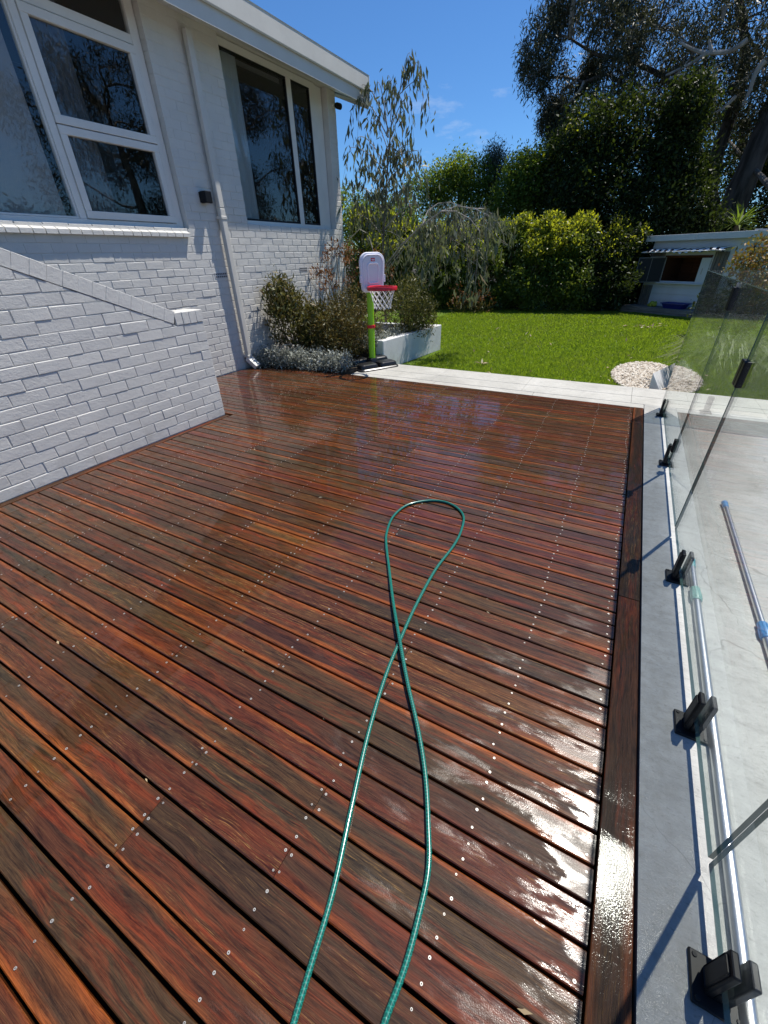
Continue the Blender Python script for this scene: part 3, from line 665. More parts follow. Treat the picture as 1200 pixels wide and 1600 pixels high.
# ------------------------------------------------------------------ plants
def to_np(l): return np.array([tuple(v) for v in l])
def blob_points(blobs, n, shell=.0):
    out=[]; vol = np.array([b[3] if len(b)>3 else 1. for b in blobs],float); cnt = np.maximum(1,(n*vol/vol.sum())).astype(int)
    for (c,r,*_),k in zip(blobs,cnt):
        d = unit(rng.normal(size=(k,3))); rad = rng.random((k,1))**(1/(3+shell)); out.append(np.array(c)+d*rad*np.array(r))
    return np.concatenate(out)
def clump_leaves(centers, per, spread, L_, W_, **k):
    C = np.repeat(centers, per, axis=0) + rng.normal(size=(len(centers)*per,3))*np.array(spread)
    return leaf_quads(C, L_, W_, **k)
def shrub(name,label,cat,base,blobs,nclump,per,spread,L_,W_,mname,stems=10,group=None,smat='stem',shell=2.,zmin=None,bias=(0,0,1),bw=.5,nup=.5,stem_r=.006,leafname='foliage'):
    t_ = thing(name,label,cat,base,group); B = Vector(base)
    cs = blob_points(blobs,nclump,shell)
    if zmin is not None: cs = cs[cs[:,2]>zmin]
    Q = clump_leaves(cs,per,spread,L_,W_,bias=bias,bw=bw,nup=nup)
    o = quads(leafname, Q-np.array(base), M[mname], t_)
    if stems:
        mb = MB(); idx = rng.choice(len(cs), min(stems,len(cs)), replace=False)
        for i in idx:
            e = Vector(cs[i])-B; mid = e*.5+Vector((random.gauss(0,.06),random.gauss(0,.06),.08))*e.length; st_ = Vector((random.gauss(0,.05),random.gauss(0,.05),0))*min(1,e.length)
            mb.tube([st_, st_.lerp(mid,.5), mid, e.lerp(mid,.3), e],[stem_r*1.6,stem_r*1.4,stem_r*1.1,stem_r*.8,stem_r*.5],5)
        mb.build('stems',M[smat],t_)['kind']='stuff'
    return t_
# bed by the house
shrub('olive_shrub','tall olive green shrub against the brick wall beside the downpipe','shrub',(-4.75,5.60,.05),
  [((-4.78,5.62,.62),(.36,.38,.42)),((-4.85,5.55,.92),(.22,.25,.28),.5),((-4.45,5.75,.5),(.3,.3,.35),.7)],330,14,(.05,.05,.055),.075,.022,'olive',26,bw=.7)
shrub('bronze_shrub','broad bronze brown shrub behind the hoop pole','shrub',(-4.05,5.95,.05),
  [((-4.2,5.9,.5),(.42,.4,.42)),((-3.78,6.05,.62),(.42,.4,.5)),((-3.95,5.72,.38),(.5,.3,.32))],560,16,(.05,.05,.05),.045,.014,'brown_leaf',30,bw=.5)
shrub('gold_shrub','rounded green gold shrub at the end of the planter','shrub',(-3.45,7.15,.06),
  [((-3.45,7.15,.66),(.42,.48,.46)),((-3.30,7.35,.5),(.3,.4,.32),.5)],420,16,(.045,.045,.055),.055,.012,'lime_shrub',30,bw=.8)
# kangaroo paw: strappy leaves and rusty flower heads on tall stalks
kp = thing('kangaroo_paw','tall plant with rusty orange flower heads beside the house corner','plant',(-4.55,6.75,.06))
fl=[]; mb=MB()
for i in range(30):
    e = Vector((random.gauss(0,.34),random.gauss(0,.34),random.uniform(.95,1.62))); mb.tube([(random.gauss(0,.08),random.gauss(0,.08),0),e*.55+Vector((0,0,.1)),e],[.006,.004,.003],4)
    for k in range(4): fl.append(np.array(e)+rng.normal(size=3)*.05)
mb.build('stalks',M['stem'],kp)['kind']='stuff'; fl=np.array(fl); quads('flower_heads',clump_leaves(fl,8,(.035,.035,.03),.05,.018,bias=(0,0,1),bw=.8),M['paw'],kp)
C = np.stack([rng.normal(size=500)*.12,rng.normal(size=500)*.12,rng.random(500)*.12],axis=1); quads('strap_leaves',leaf_quads(C,.62,.022,bias=(0,0,1),bw=1.8),M['olive'],kp)
def silver(name,label,cs,nper,sp):
    Q = clump_leaves(np.array(cs),nper,sp,.038,.016,bias=(0,0,1),bw=.5,nup=.4); o = quads(name,Q,M['silver']); tag(o,label,'ground cover',kind='stuff'); return o
cs=[]
for i in range(190):
    x=random.uniform(-5.08,-3.5); yb = 4.98+ (x+5.1)*.12; cs.append((x, yb+abs(random.gauss(0,.17)), .05+random.random()**1.5*.20))
silver('silver_ground_cover','silver leaved ground cover spilling over the deck edge below the shrubs',cs,42,(.045,.045,.04))
cs=[]
for i in range(130):
    yy=random.uniform(5.95,7.3); cs.append((-3.46+(yy-6.0)*.107-abs(random.gauss(0,.13)),yy,.25+random.random()*.12))
silver('silver_cushion_plant','silver cushion plants along the top of the white planter wall',cs,44,(.05,.05,.035))
# weeping eucalypt sapling
sp = thing('weeping_sapling','slim weeping eucalypt sapling rising past the end of the eave','tree',(-4.45,8.3,LZ))
SB = Vector((-4.45,8.3,LZ)); SY = 8.3
def spx(px,py,dy=0.): return at(px,py,1,SY+dy)-SB
mb = MB(); trunk = [Vector((0,0,0)),spx(597,430),spx(600,350),spx(603,300),spx(607,240),spx(612,190),spx(622,150),spx(636,110),spx(645,84)]
mb.tube(trunk,[.030,.022,.020,.017,.013,.010,.007,.005,.003],7); 
twigs = MB(); ends=[]
def arch(p0,p1,drop,r0=.006,leaf=True,n=9):
    pts=[]; d=p1-p0
    for i in range(n+1):
        u=i/n; z = math.sin(u*math.pi*.5)*.0
        p = p0+d*u; p.z = p0.z+(p1.z-p0.z)*math.sin(u*math.pi/2); pts.append(p)
    for i in range(1,6): pts.append(pts[n]+Vector((d.x*.06*i,d.y*.06*i,-drop*(i/5)**1.3)))
    twigs.tube(pts,[r0*1.7*(1-.85*i/(len(pts)-1)) for i in range(len(pts))],5)
    if leaf: ends.append(pts)
for (px,py,ex,ey,drop,dy,r0) in [(625,140,640,82,.3,0,.004),(628,132,655,96,.55,.1,.004),(622,150,662,120,.5,0,.004),(618,165,606,118,.2,.1,.003),
   (607,215,590,128,.5,.1,.006),(608,205,566,132,.75,-.2,.006),(606,215,558,150,.5,-.3,.006),(610,190,616,134,.8,.2,.005),(612,195,640,150,.7,.1,.005),(606,230,632,172,.7,-.2,.005),
   (604,262,560,214,.6,.3,.006),(604,270,548,230,.5,-.2,.005),(603,260,640,225,.5,.2,.006),(605,250,652,235,.45,.1,.006),(603,285,656,248,.5,.3,.005),(602,300,572,240,.7,.1,.006),
   (601,310,560,262,.6,0,.006),(601,300,630,250,.6,-.2,.006),(600,330,555,290,.6,.2,.006),(600,330,642,290,.6,.2,.007),(600,345,575,300,.6,-.2,.006),(600,350,620,300,.5,.1,.006),
   (599,370,556,335,.6,0,.007),(599,360,652,318,.6,.1,.008),(600,300,590,265,.6,.3,.005),(604,270,612,225,.6,-.1,.005),(606,235,580,185,.7,.2,.005),(604,262,615,215,.7,.25,.005)]:
    arch(spx(px,py),spx(ex,ey,dy),drop,r0)
# arching pale bough sweeping right, hung with bare twigs
boughs=[[(598,420,0),(628,382,-.2),(660,352,-.4),(690,330,-.5),(715,322,-.5),(742,326,-.6),(762,336,-.6),(772,352,-.6)],
  [(598,425,0),(622,395,.1),(640,372,.3),(655,352,.4),(672,345,.5),(690,352,.5)],[(690,330,-.5),(712,330,-.8),(735,342,-1.),(748,360,-1.)],[(660,352,-.4),(668,330,-.2),(684,318,0),(704,316,.1),(722,322,.1)],
  [(742,326,-.6),(756,326,-.3),(768,334,-.1),(776,348,0)]]
bare=[]
for bi,bp in enumerate(boughs):
    bough=[spx(*q) for q in bp]; r0=.015 if bi==0 else .009
    twigs.tube(bough,list(np.linspace(r0,.003,len(bough))),6)
    for i in range((22,11,9,8,5)[bi]):
        u=random.uniform(.28,1.)*(len(bough)-1); k=min(int(u),len(bough)-2); p0=bough[k].lerp(bough[k+1],u-k); dx=random.gauss(.05,.20); dy=random.gauss(0,.18)
        dr=random.choice((.25,.4,.5,.7,.95,1.25))*random.uniform(.8,1.1); c2_=random.gauss(0,.08); pts=[p0+Vector((dx*q+c2_*math.sin(q*5),dy*q,.07*math.sin(q*3.14)-dr*q**1.5)) for q in np.linspace(0,1,8)]
        twigs.tube(pts,[.0042*(1-.7*q) for q in np.linspace(0,1,8)],4); bare.append(pts)
        if random.random()<.6:
            q=pts[random.randint(1,4)]; pp_=[q+Vector((random.gauss(0,.02)+.16*v_*random.choice((-1,1)),.1*v_,-.35*v_**1.6)) for v_ in (0,.35,.7,1)]; twigs.tube(pp_,[.004,.003,.0025,.0015],4)
low=[spx(598,440),spx(575,365,.2),spx(562,358,.2),spx(545,375,.1),spx(528,395,0)]; twigs.tube(low,[.012,.010,.008,.006,.003],5)
low2=[spx(598,430),spx(640,378,.1),spx(610,362,.1),spx(585,358,0),spx(566,366,0)]; twigs.tube(low2,[.010,.008,.007,.005,.003],5)
mb.build('trunk',M['bark'],sp,smooth=True); twigs.build('branches',M['twig'],sp)['kind']='stuff'
LC=[]
for pts in ends:
    for k in range(3,len(pts)):
        m_=int(random.uniform(1.6,4.4))
        for _ in range(m_): LC.append(np.array(pts[k])+rng.normal(size=3)*.045)
for pts in bare:
    for k in range(2,8):
        for _ in range(random.randint(1,5)): LC.append(np.array(pts[k])+rng.normal(size=3)*.05)
for i in range(430):  # denser leaves low on the stem
    p = trunk[2].lerp(trunk[4],random.random()); LC.append(np.array(p)+rng.normal(size=3)*np.array((.30,.25,.22)))
for i in range(240):
    p = trunk[1].lerp(trunk[2],random.random()); LC.append(np.array(p)+rng.normal(size=3)*np.array((.34,.25,.30))+np.array((.15,0,0)))
LC=np.array(LC)
Vq = leaf_quads(LC,.135,.036,bias=(0,0,-1),bw=3.2,var=.3); quads('foliage',Vq,M['sap_leaf'],sp)

# ---- hedge along the back of the lawn
HX = [(-8.6,14.6,2.9),(-7.1,14.7,2.55),(-5.75,14.75,2.45),(-4.5,14.7,2.30),(-3.2,14.8,2.45),(-2.0,14.9,2.35),(-.85,15.1,2.15)]
HL = ['leftmost hedge shrub, half hidden by the house corner','yellow topped hedge shrub behind the weeping sapling','yellow topped hedge shrub just right of the sapling bough','hedge shrub with sunlit lime tips at the middle of the lawn edge',
      'tallest glossy hedge shrub with sunlit yellow tips, left of the dark tree','dark green hedge shrub in half shade, second from the cubby','dark shaded hedge shrub right beside the cubby house']
for i,(x,y,h) in enumerate(HX):
    bl=[]; tip=[]
    for k in range(15):
        u=random.random(); bl.append(((x+random.uniform(-.6,.6),y-.45+u*1.0+random.gauss(0,.08),LZ+.3+(h*.55-.35)*random.random()+u*h*.38),(.42,.34,.36)))
    for k in range(9): bl.append(((x+random.uniform(-.65,.65),y-.35+random.uniform(-.1,.25),LZ+.25+random.random()*.5),(.36,.3,.34)))
    for k in range(8): 
        u=random.uniform(.25,1.); c=(x+random.uniform(-.6,.6),y-.42+u*1.0,LZ+h*.52+u*h*.42+random.gauss(0,.06)); bl.append((c,(.30,.28,.26))); tip.append((c,(.34,.32,.30)))
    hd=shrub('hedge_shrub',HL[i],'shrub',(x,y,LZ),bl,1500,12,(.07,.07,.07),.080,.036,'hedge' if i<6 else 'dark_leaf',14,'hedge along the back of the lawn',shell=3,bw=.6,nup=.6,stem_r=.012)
    tc_=blob_points(tip,640 if i<6 else 120,4)
    quads('sunlit_leaves',clump_leaves(tc_,8,(.05,.05,.06),.075,.034,bias=(0,0,1),bw=.9,nup=.5)-np.array((x,y,LZ)),M['tips'],hd)  # brighter leaves paint the sunlit top of the hedge
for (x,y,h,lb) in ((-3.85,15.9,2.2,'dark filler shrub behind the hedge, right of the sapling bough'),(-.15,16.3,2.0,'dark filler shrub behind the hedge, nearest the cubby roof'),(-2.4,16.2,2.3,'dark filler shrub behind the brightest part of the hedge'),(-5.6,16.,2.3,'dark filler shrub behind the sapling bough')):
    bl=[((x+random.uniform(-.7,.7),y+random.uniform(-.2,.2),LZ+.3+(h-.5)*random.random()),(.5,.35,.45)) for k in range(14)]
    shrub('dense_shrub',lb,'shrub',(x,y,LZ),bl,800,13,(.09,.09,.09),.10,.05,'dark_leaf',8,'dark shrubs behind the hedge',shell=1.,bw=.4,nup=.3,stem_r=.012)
# small flowering plants at the foot of the hedge
for (px,py,lb) in ((722,470,'small orange flowered plant at the foot of the hedge, left one'),(748,475,'small orange flowered plant at the foot of the hedge, right one')):
    p = at(px,py,1,13.6); t_=thing('flowering_plant',lb,'plant',(p.x,13.6,LZ),'orange plants under the hedge')
    c = np.stack([rng.normal(size=40)*.16,rng.normal(size=40)*.12,.45+rng.normal(size=40)*.16],axis=1); quads('flower_heads',clump_leaves(c,7,(.04,.04,.04),.05,.03),M['paw'],t_)
    c = np.stack([rng.normal(size=160)*.18,rng.normal(size=160)*.14,rng.random(160)*.3],axis=1); quads('foliage',leaf_quads(c,.16,.02,bias=(0,0,1),bw=1.4),M['olive'],t_)

# ---- trees
def catmull(P,k=8):
    out=[]
    for i in range(len(P)-1):
        a,b_,c_,d_=P[max(i-1,0)],P[i],P[i+1],P[min(i+2,len(P)-1)]
        for j in range(k):
            u=j/k; out.append(.5*((2*b_)+(c_-a)*u+(2*a-5*b_+4*c_-d_)*u*u+(3*b_-a-3*c_+d_)*u**3))
    return out+[P[-1]]
def tree(name,label,base,trunks,blobs,nclump,per,spread,L_,W_,mname,bmat='bark',limbs=40,group=None,bias=(0,0,1),bw=.3,nup=.4,shell=2.,lr=.05,pale=None,tips=False):
    t_=thing(name,label,'tree',base,group); B=Vector(base)
    cs=blob_points(blobs,nclump,shell); mb=MB()
    tr=[[Vector(p)-B for p in T[0]] for T in trunks]
    for T,(P_,rr) in zip(tr[:4],trunks[:4]): mb.tube(T,rr,9)
    o=mb.build('trunk',M[bmat],t_,smooth=True)
    if len(tr)>4:
        lb_=MB()
        for T,(P_,rr) in zip(tr[4:],trunks[4:]): lb_.tube(catmull(T,4),list(np.interp(np.linspace(0,1,4*(len(T)-1)+1),np.linspace(0,1,len(rr)),rr)),7)
        lb_.build('bare_limbs',M['gum'],t_,smooth=True); tr=tr[:4]
    nodes=[p for T in tr for k in range(len(T)-1) for p in [T[k].lerp(T[k+1],q) for q in (0,.33,.66)]]+[T[-1] for T in tr]
    nodes=[n_ for n_ in nodes if n_.z > .25*max(q.z for q in nodes)] or nodes
    bm_=MB(); cen=[Vector(b[0])-B for b in blobs]; rads=[b[1] for b in blobs]
    hubs=[]
    for c in cen:   # a limb to every foliage mass, then twigs into it
        n_=min(nodes,key=lambda q:(q-c).length+max(0,q.z-c.z)*1.2); d=c-n_; pts=[]
        j=Vector((random.gauss(0,.1),random.gauss(0,.1),random.uniform(.02,.18)))*d.length; j2=Vector((random.gauss(0,.07),random.gauss(0,.07),random.gauss(0,.07)))*d.length
        for q in np.linspace(0,1,8): pts.append(n_+d*q+j*math.sin(q*3.14)+j2*math.sin(q*6.28))
        l=min(lr,.03*d.length+.012); bm_.tube(pts,[l*(1-.7*q) for q in np.linspace(0,1,8)],6); hubs.append(pts)
    for i in rng.choice(len(cs),min(limbs,len(cs)),replace=False):
        e=Vector(cs[i])-B; k=min(range(len(cen)),key=lambda q:(cen[q]-e).length); hp=hubs[k]; n_=min(hp[3:],key=lambda q:(q-e).length); d=e-n_
        j=Vector((random.gauss(0,.14),random.gauss(0,.14),random.gauss(.05,.1)))*d.length
        bm_.tube([n_+d*q+j*math.sin(q*3.14) for q in np.linspace(0,1,5)],[lr*.34*(1-.75*q) for q in np.linspace(0,1,5)],4)
    bm_.build('branches',M[pale or bmat],t_,smooth=True)['kind']='stuff'
    Q=clump_leaves(cs,per,spread,L_,W_,bias=bias,bw=bw,nup=nup); quads('crown',Q-np.array(base),M[mname],t_)
    if tips:
        tp=[b for b in blobs]; tc_=blob_points([tp[k] for k in rng.choice(len(tp),max(1,len(tp)//2),replace=False)],60 if mname!='dark_leaf' else 26,6); tc_=tc_[tc_[:,2]>np.median(tc_[:,2])]
        quads('sunlit_leaves',clump_leaves(tc_,14,tuple(np.array(spread)*.8),L_,W_,bias=(0,0,1),bw=.6)-np.array(base),M['tips'],t_)  # sunlit patches of the crown, painted as lime leaves
    return t_
def B_(px,py,r,Y,wt=1.,dy=0.,flat=1.):    # foliage mass measured on the photograph, at distance Y
    c=at(px,py,1,Y+dy); e=at(px+r,py,1,Y+dy); rr=(e-c).length; return ((c.x,c.y,c.z),(rr,rr*1.1,rr*flat),wt*rr*rr)
# tall eucalypt
EY=20.5
eb=[B_(*a) for a in [(846,62,34,EY,1,0),(842,112,30,EY,1,-.5),(878,150,34,EY,1,.3),(884,200,24,EY,1,0),(862,182,18,EY,.8,.3),(890,20,32,EY,1,.4),(940,8,40,EY,1,-.6),(985,18,44,EY,1.3,.5),(985,70,42,EY,1.5,-.8),(960,140,44,EY,1.7,-.8),(925,110,18,EY,.8,.5),
  (1030,45,52,EY,1,.8),(1085,80,55,EY,.9,-.8),(1140,40,60,EY,.9,.5),(1190,95,55,EY,.9,-.6),(1035,125,42,EY,1.1,.6),(1090,165,38,EY,.8,-.4),(1150,150,48,EY,.8,1.),(1195,190,40,EY,.8,.6),
  (890,-70,55,EY,1,.5),(980,-110,80,EY,1,0),(1090,-130,90,EY,1,.5),(1200,-110,95,EY,1,-.5),(1290,-20,90,EY,1,.5),(1290,120,80,EY,1,.5)]]
tb=at(1118,420,1,EY); tb.z=LZ
T1=[tb,at(1140,335,1,EY),at(1168,270,1,EY),at(1195,205,1,EY),at(1215,150,1,EY+.3),at(1225,60,1,EY+.5),at(1220,-60,1,EY+.5)]
T2=[at(1128,395,1,EY+.5),at(1108,300,1,EY+.8),at(1122,235,1,EY+.8),at(1150,160,1,EY+1.),at(1165,90,1,EY+1.),at(1160,20,1,EY+1.),at(1130,-70,1,EY+1)]
T3=[T2[1],at(1095,250,1,EY+.3),at(1080,180,1,EY),at(1040,120,1,EY),at(985,95,1,EY),at(930,85,1,EY),at(890,60,1,EY)]
T4=[T3[2],at(1010,160,1,EY-.2),at(950,115,1,EY-.2),at(912,128,1,EY-.2),at(880,120,1,EY)]
tree('eucalyptus_tree','tall eucalypt with drooping grey green foliage and leaning pale trunks',tuple(tb),
  [(T1,[.50,.42,.36,.33,.26,.2,.13]),(T2,[.26,.24,.2,.17,.13,.10,.06]),(T3,[.13,.11,.09,.075,.06,.045,.03]),(T4,[.07,.06,.05,.04,.025])]+[([at(a,b_,1,EY-2.0) for a,b_ in pl_],list(np.linspace(r0,.025,len(pl_)))) for pl_,r0 in (([(1168,62),(1140,80),(1105,84),(1078,100),(1040,118)],.07),([(1105,84),(1085,78),(1062,66)],.06),([(1112,84),(1108,62)],.06),([(1115,160),(1113,130),(1118,100)],.07),([(1090,118),(1060,118),(1045,124)],.05),([(1150,150),(1135,165),(1118,176)],.05),([(1133,10),(1128,30)],.07),([(1195,95),(1180,115),(1172,140),(1160,165)],.08))],eb,1450,42,(.13,.13,.21),.15,.026,'euc_leaf','gum_shaded',330,bias=(0,0,-1),bw=1.3,nup=.0,lr=.09,pale='gum',shell=1.)
DY=17.5
def dtree(lb,bls,basepx,n,mname='dark_leaf',Y=DY,L_=.095,W_=.046,name='broadleaf_tree',per=19,**k):
    b=at(basepx,470,1,Y); b.z=LZ; bl=[B_(a[0],a[1],a[2],Y,1,a[3] if len(a)>3 else 0) for a in bls]
    top=max(bl,key=lambda q:q[0][2])[0]; n=int(n*1.35); T=[b,Vector((b.x+.1,b.y,b.z+(top[2]-b.z)*.3)),Vector(((b.x+top[0])/2,b.y,b.z+(top[2]-b.z)*.6)),Vector((top[0],top[1],top[2]))]
    return tree(name,lb,tuple(b),[(T,[.13,.11,.08,.03])],bl,n,per,(.16,.16,.16),L_,W_,mname,limbs=50,group=k.pop('group',None),nup=.7,shell=2.,lr=.05,tips=mname in ('dark_leaf','mid_leaf'),**k)
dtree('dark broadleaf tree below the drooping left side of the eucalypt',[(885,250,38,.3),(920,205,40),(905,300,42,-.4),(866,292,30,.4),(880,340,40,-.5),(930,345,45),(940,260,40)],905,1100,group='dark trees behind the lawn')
dtree('dark broadleaf tree with sunlit lime tips in the middle of the tree mass',[(975,200,42,.3),(1000,265,50),(965,320,50,-.4),(1035,225,45,.4),(1020,320,50,-.3),(990,370,45,-.5),(1075,165,38)],1000,1200,group='dark trees behind the lawn')
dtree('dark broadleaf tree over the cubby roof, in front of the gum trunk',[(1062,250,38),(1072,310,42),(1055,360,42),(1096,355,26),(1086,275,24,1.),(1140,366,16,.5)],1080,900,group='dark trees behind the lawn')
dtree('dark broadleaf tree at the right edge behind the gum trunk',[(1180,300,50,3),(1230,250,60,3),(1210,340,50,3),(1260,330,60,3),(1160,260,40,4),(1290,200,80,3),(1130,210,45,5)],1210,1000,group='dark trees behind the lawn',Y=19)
MY=19
dtree('light green tree behind the sapling bough',[(690,290,24),(720,272,24),(745,285,26),(660,310,28),(705,320,34),(745,330,34)],705,620,'mid_leaf',MY)
dtree('bushy green tree left of the dark trees',[(815,275,26),(850,265,28),(835,310,34),(795,320,30),(870,310,30)],830,650,'mid_leaf',MY-1)
dtree('grey green conical tree rising above the hedge',[(775,248,13),(772,268,18),(775,292,22),(778,318,26),(776,345,30)],775,460,'grey_leaf',MY+.5,.09,.02,'conifer')
dtree('smaller grey conical tree beside the bushy green tree',[(823,258,10),(822,275,14),(825,298,18),(825,325,22)],824,280,'grey_leaf',MY+.8,.09,.02,'conifer')
dtree('bright green tree behind the sapling trunk and house corner',[(545,335,28),(580,350,28),(620,345,24),(560,390,36),(610,390,36),(640,375,26),(520,370,40),(480,330,50)],575,760,'mid_leaf',MY-2)
# low trees off to the right, beyond the pool (they show in the windows)
for i,(x,y,h,lb) in enumerate([(12.5,10.5,3.6,'low bushy tree beyond the pool, nearest the cubby'),(14.5,7.2,3.3,'low bushy tree beyond the pool, middle one'),(14.0,3.6,3.0,'low bushy tree beyond the pool, nearest the camera')]):
    bl=[((x+random.gauss(0,.9),y+random.gauss(0,1.),random.uniform(.8,h-.6)),(.9,.9,.7)) for k in range(12)]
    tree('bushy_tree',lb,(x,y,LZ),[([(x,y,LZ),(x+.1,y,1.),(x,y+.1,h-1)],[.12,.1,.04])],bl,420,15,(.2,.2,.2),.16,.08,'dark_leaf',limbs=30,group='trees beyond the pool')
for (gx,gy,gh,lb) in ((8.4,13.8,7.2,'tall gum tree beyond the pool at the right of the lawn'),(7.6,19.5,9.,'tall gum tree behind the lawn, right of the leaning eucalypt')):
    bl=[((gx+random.gauss(0,1.2),gy+random.gauss(0,1.2),random.uniform(2.4,gh)),(.8,.8,.7)) for k in range(30)]
    tree('gum_tree',lb,(gx,gy,LZ),[([(gx,gy,LZ),(gx-.1,gy-.1,2.),(gx-.4,gy-.4,4.2),(gx-.1,gy-.5,gh-1)],[.24,.2,.14,.06])],bl,1000,26,(.16,.16,.2),.13,.03,'euc_leaf','gum',120,bias=(0,0,-1),bw=1.,group='gums right of the lawn')
# palm-like plant above the cubby roof
yp=at(1152,352,1,17.2); yu=thing('spiky_palm','spiky green palm like plant above the cubby roof','plant',(yp.x,17.2,LZ))
fr=[]
for i in range(70):
    a=random.uniform(0,6.28); e=random.uniform(-.1,1.2); d=np.array((math.cos(a)*math.cos(e),math.sin(a)*math.cos(e),math.sin(e))); c=np.array((0,0,yp.z-LZ)); l=random.uniform(.5,.8); s_=unit(np.cross(d,(0,0,1.)))*.022; up=np.array((0,0,.02))
    m1=c+d*l*.5; t1=c+d*l+np.array((0,0,-.10)); fr.append([c,m1+s_+up,t1,m1-s_+up])
quads('fronds',np.array(fr),M['mid_leaf'],yu); MB().tube([(0,0,0),(.03,0,.9),(0,0,yp.z-LZ)],[.09,.07,.06],8).build('trunk',M['stem'],yu)

# ------------------------------------------------------------------ cubby house
cu_ = thing('cubby_house','small white timber cubby house with open serving window and striped awning','playhouse',(-.223,15.187,LZ),None,R(-34.67))
def cb_(mb,name,mm,par=None,**k): return mb.build(name,[M[q] for q in mm] if isinstance(mm,list) else M[mm],par or cu_,**k)
D0=.55; CW=2.38; X0=.09
# platform (two plank layers), local y = depth
pf=cb_(MB().box((-.02,.05,.0),(2.2,.5,.10)),'platform','blackmat')
for k in range(4): MB().box((-.03,.02+k*.135,.165),(2.25,.02+k*.135+.128,.195)).build('plank',M['grey_wood'],pf,bevel=.004,seg=1)
for k in range(2): MB().box((-.02,-.005,.02+k*.075),(2.22,.022,.02+k*.075+.068)).build('plank',M['grey_wood'],pf,bevel=.003,seg=1)
# front wall weatherboards round the opening
fw=cb_(MB().box((X0,D0+.02,.0),(.53,D0+.06,1.70)).box((1.75,D0+.02,0),(X0+CW,D0+.06,1.70)).box((.53,D0+.02,0),(1.75,D0+.06,.78)).box((.53,D0+.02,1.385),(1.75,D0+.06,1.70)),'front_wall','cubby_white')
z=.19
while z<1.76:
    h=min(.158,1.765-z); 
    segs=[(X0,.535),(1.745,X0+CW)] if (z<1.385 and z+h>.80) else [(X0,X0+CW)]
    if z<.80<z+h: segs=[(X0,X0+CW)]; 
    for a,b_ in segs: MB().hexa([(a,D0-.006,z),(b_,D0-.006,z),(b_,D0+.02,z),(a,D0+.02,z),(a,D0+.006,z+h-.003),(b_,D0+.006,z+h-.003),(b_,D0+.02,z+h-.003),(a,D0+.02,z+h-.003)]).build('weatherboard',M['cubby_white'],fw)
    z+=.158
# right side wall, back, roof
sd=cb_(MB().box((X0+CW-.04,D0+.06,0),(X0+CW,D0+2.0,1.70)),'side_wall','cubby_white'); cb_(MB().box((X0,D0+.06,0),(X0+.04,D0+2.,1.7)).box((X0+.04,D0+1.96,0),(X0+CW-.04,D0+2.,1.7)),'rear_wall','cubby_white')
z=.0
while z<1.74:
    MB().box((X0+CW,D0+.0,z),(X0+CW+.016,D0+2.,z+.272)).build('weatherboard',M['cubby_white'],sd); z+=.276
cb_(MB().box((X0+CW+.016,D0+.22,.12),(X0+CW+.045,D0+.95,1.52)),'side_door','grey_blue',bevel=.004,seg=1)
tr_=MB(); tr_.box((X0+CW+.045,D0+.10,1.53),(X0+CW+.06,D0+1.1,1.565)); tr_.box((X0+CW+.045,D0+.12,1.38),(X0+CW+.075,D0+.17,1.60)); tr_.box((X0+CW+.045,D0+1.0,1.40),(X0+CW+.075,D0+1.05,1.60)); tr_.box((X0+CW+.017,D0+.17,.12),(X0+CW+.05,D0+.20,1.52)); cb_(tr_,'door_track','blackmat')
rf_=MB().hexa([(-.06,D0-.14,1.772),(X0+CW+.12,D0-.14,1.772),(X0+CW+.12,D0+2.1,1.68),(-.06,D0+2.1,1.68),(-.06,D0-.14,1.80),(X0+CW+.12,D0-.14,1.80),(X0+CW+.12,D0+2.1,1.71),(-.06,D0+2.1,1.71)])
ro=cb_(rf_,'roof','roof'); MB().box((-.08,D0-.165,1.755),(1.28,D0-.142,1.89)).box((1.284,D0-.165,1.757),(X0+CW+.14,D0-.142,1.892)).build('fascia',M['cubby_white'],ro,bevel=.004,seg=1)
MB().hexa([(X0+CW+.122,D0-.142,1.757),(X0+CW+.142,D0-.142,1.757),(X0+CW+.142,D0+2.1,1.66),(X0+CW+.122,D0+2.1,1.66),(X0+CW+.122,D0-.142,1.892),(X0+CW+.142,D0-.142,1.892),(X0+CW+.142,D0+2.1,1.79),(X0+CW+.122,D0+2.1,1.79)]).build('side_fascia',M['cubby_white'],ro)
# serving window: brown lining, sill, shutters
ln=MB(); ln.box((.53,D0+.06,.78),(.55,D0+.8,1.385)); ln.box((1.73,D0+.06,.78),(1.75,D0+.8,1.385)); ln.box((.53,D0+.8,.70),(1.75,D0+.82,1.45)); ln.box((.55,D0+.06,1.365),(1.73,D0+.8,1.385)); ln.box((.55,D0+.06,.78),(1.73,D0+.8,.795)); ln.box((.53,D0-.012,1.385),(1.75,D0+.02,1.42)); 
for k in range(4): ln.box((.60+k*.29,D0+.78,.80),(.86+k*.29,D0+.80,1.36))
for k in range(2): ln.box((.56,D0+.70,.98+k*.2),(1.72,D0+.78,1.0+k*.2))
cb_(ln,'window_lining','brown_wood'); cb_(MB().box((.50,D0-.09,.755),(1.76,D0+.02,.785)),'counter','cubby_white',bevel=.004,seg=1)
sh_=cb_(MB().box((1.515,D0-.022,.775),(1.745,D0-.006,1.36)),'white_shutter','cubby_white',bevel=.004,seg=1); MB().box((1.60,D0-.034,.99),(1.615,D0-.024,1.13)).build('handle',M['steel'],sh_)
ol=MB(); hx,hy=.565,D0-.012; ux,uy=-.80,-.60     # shutter swung open to the left
def opt(s_,z,d=0): return (hx+ux*s_-uy*d, hy+uy*s_+ux*d, z)
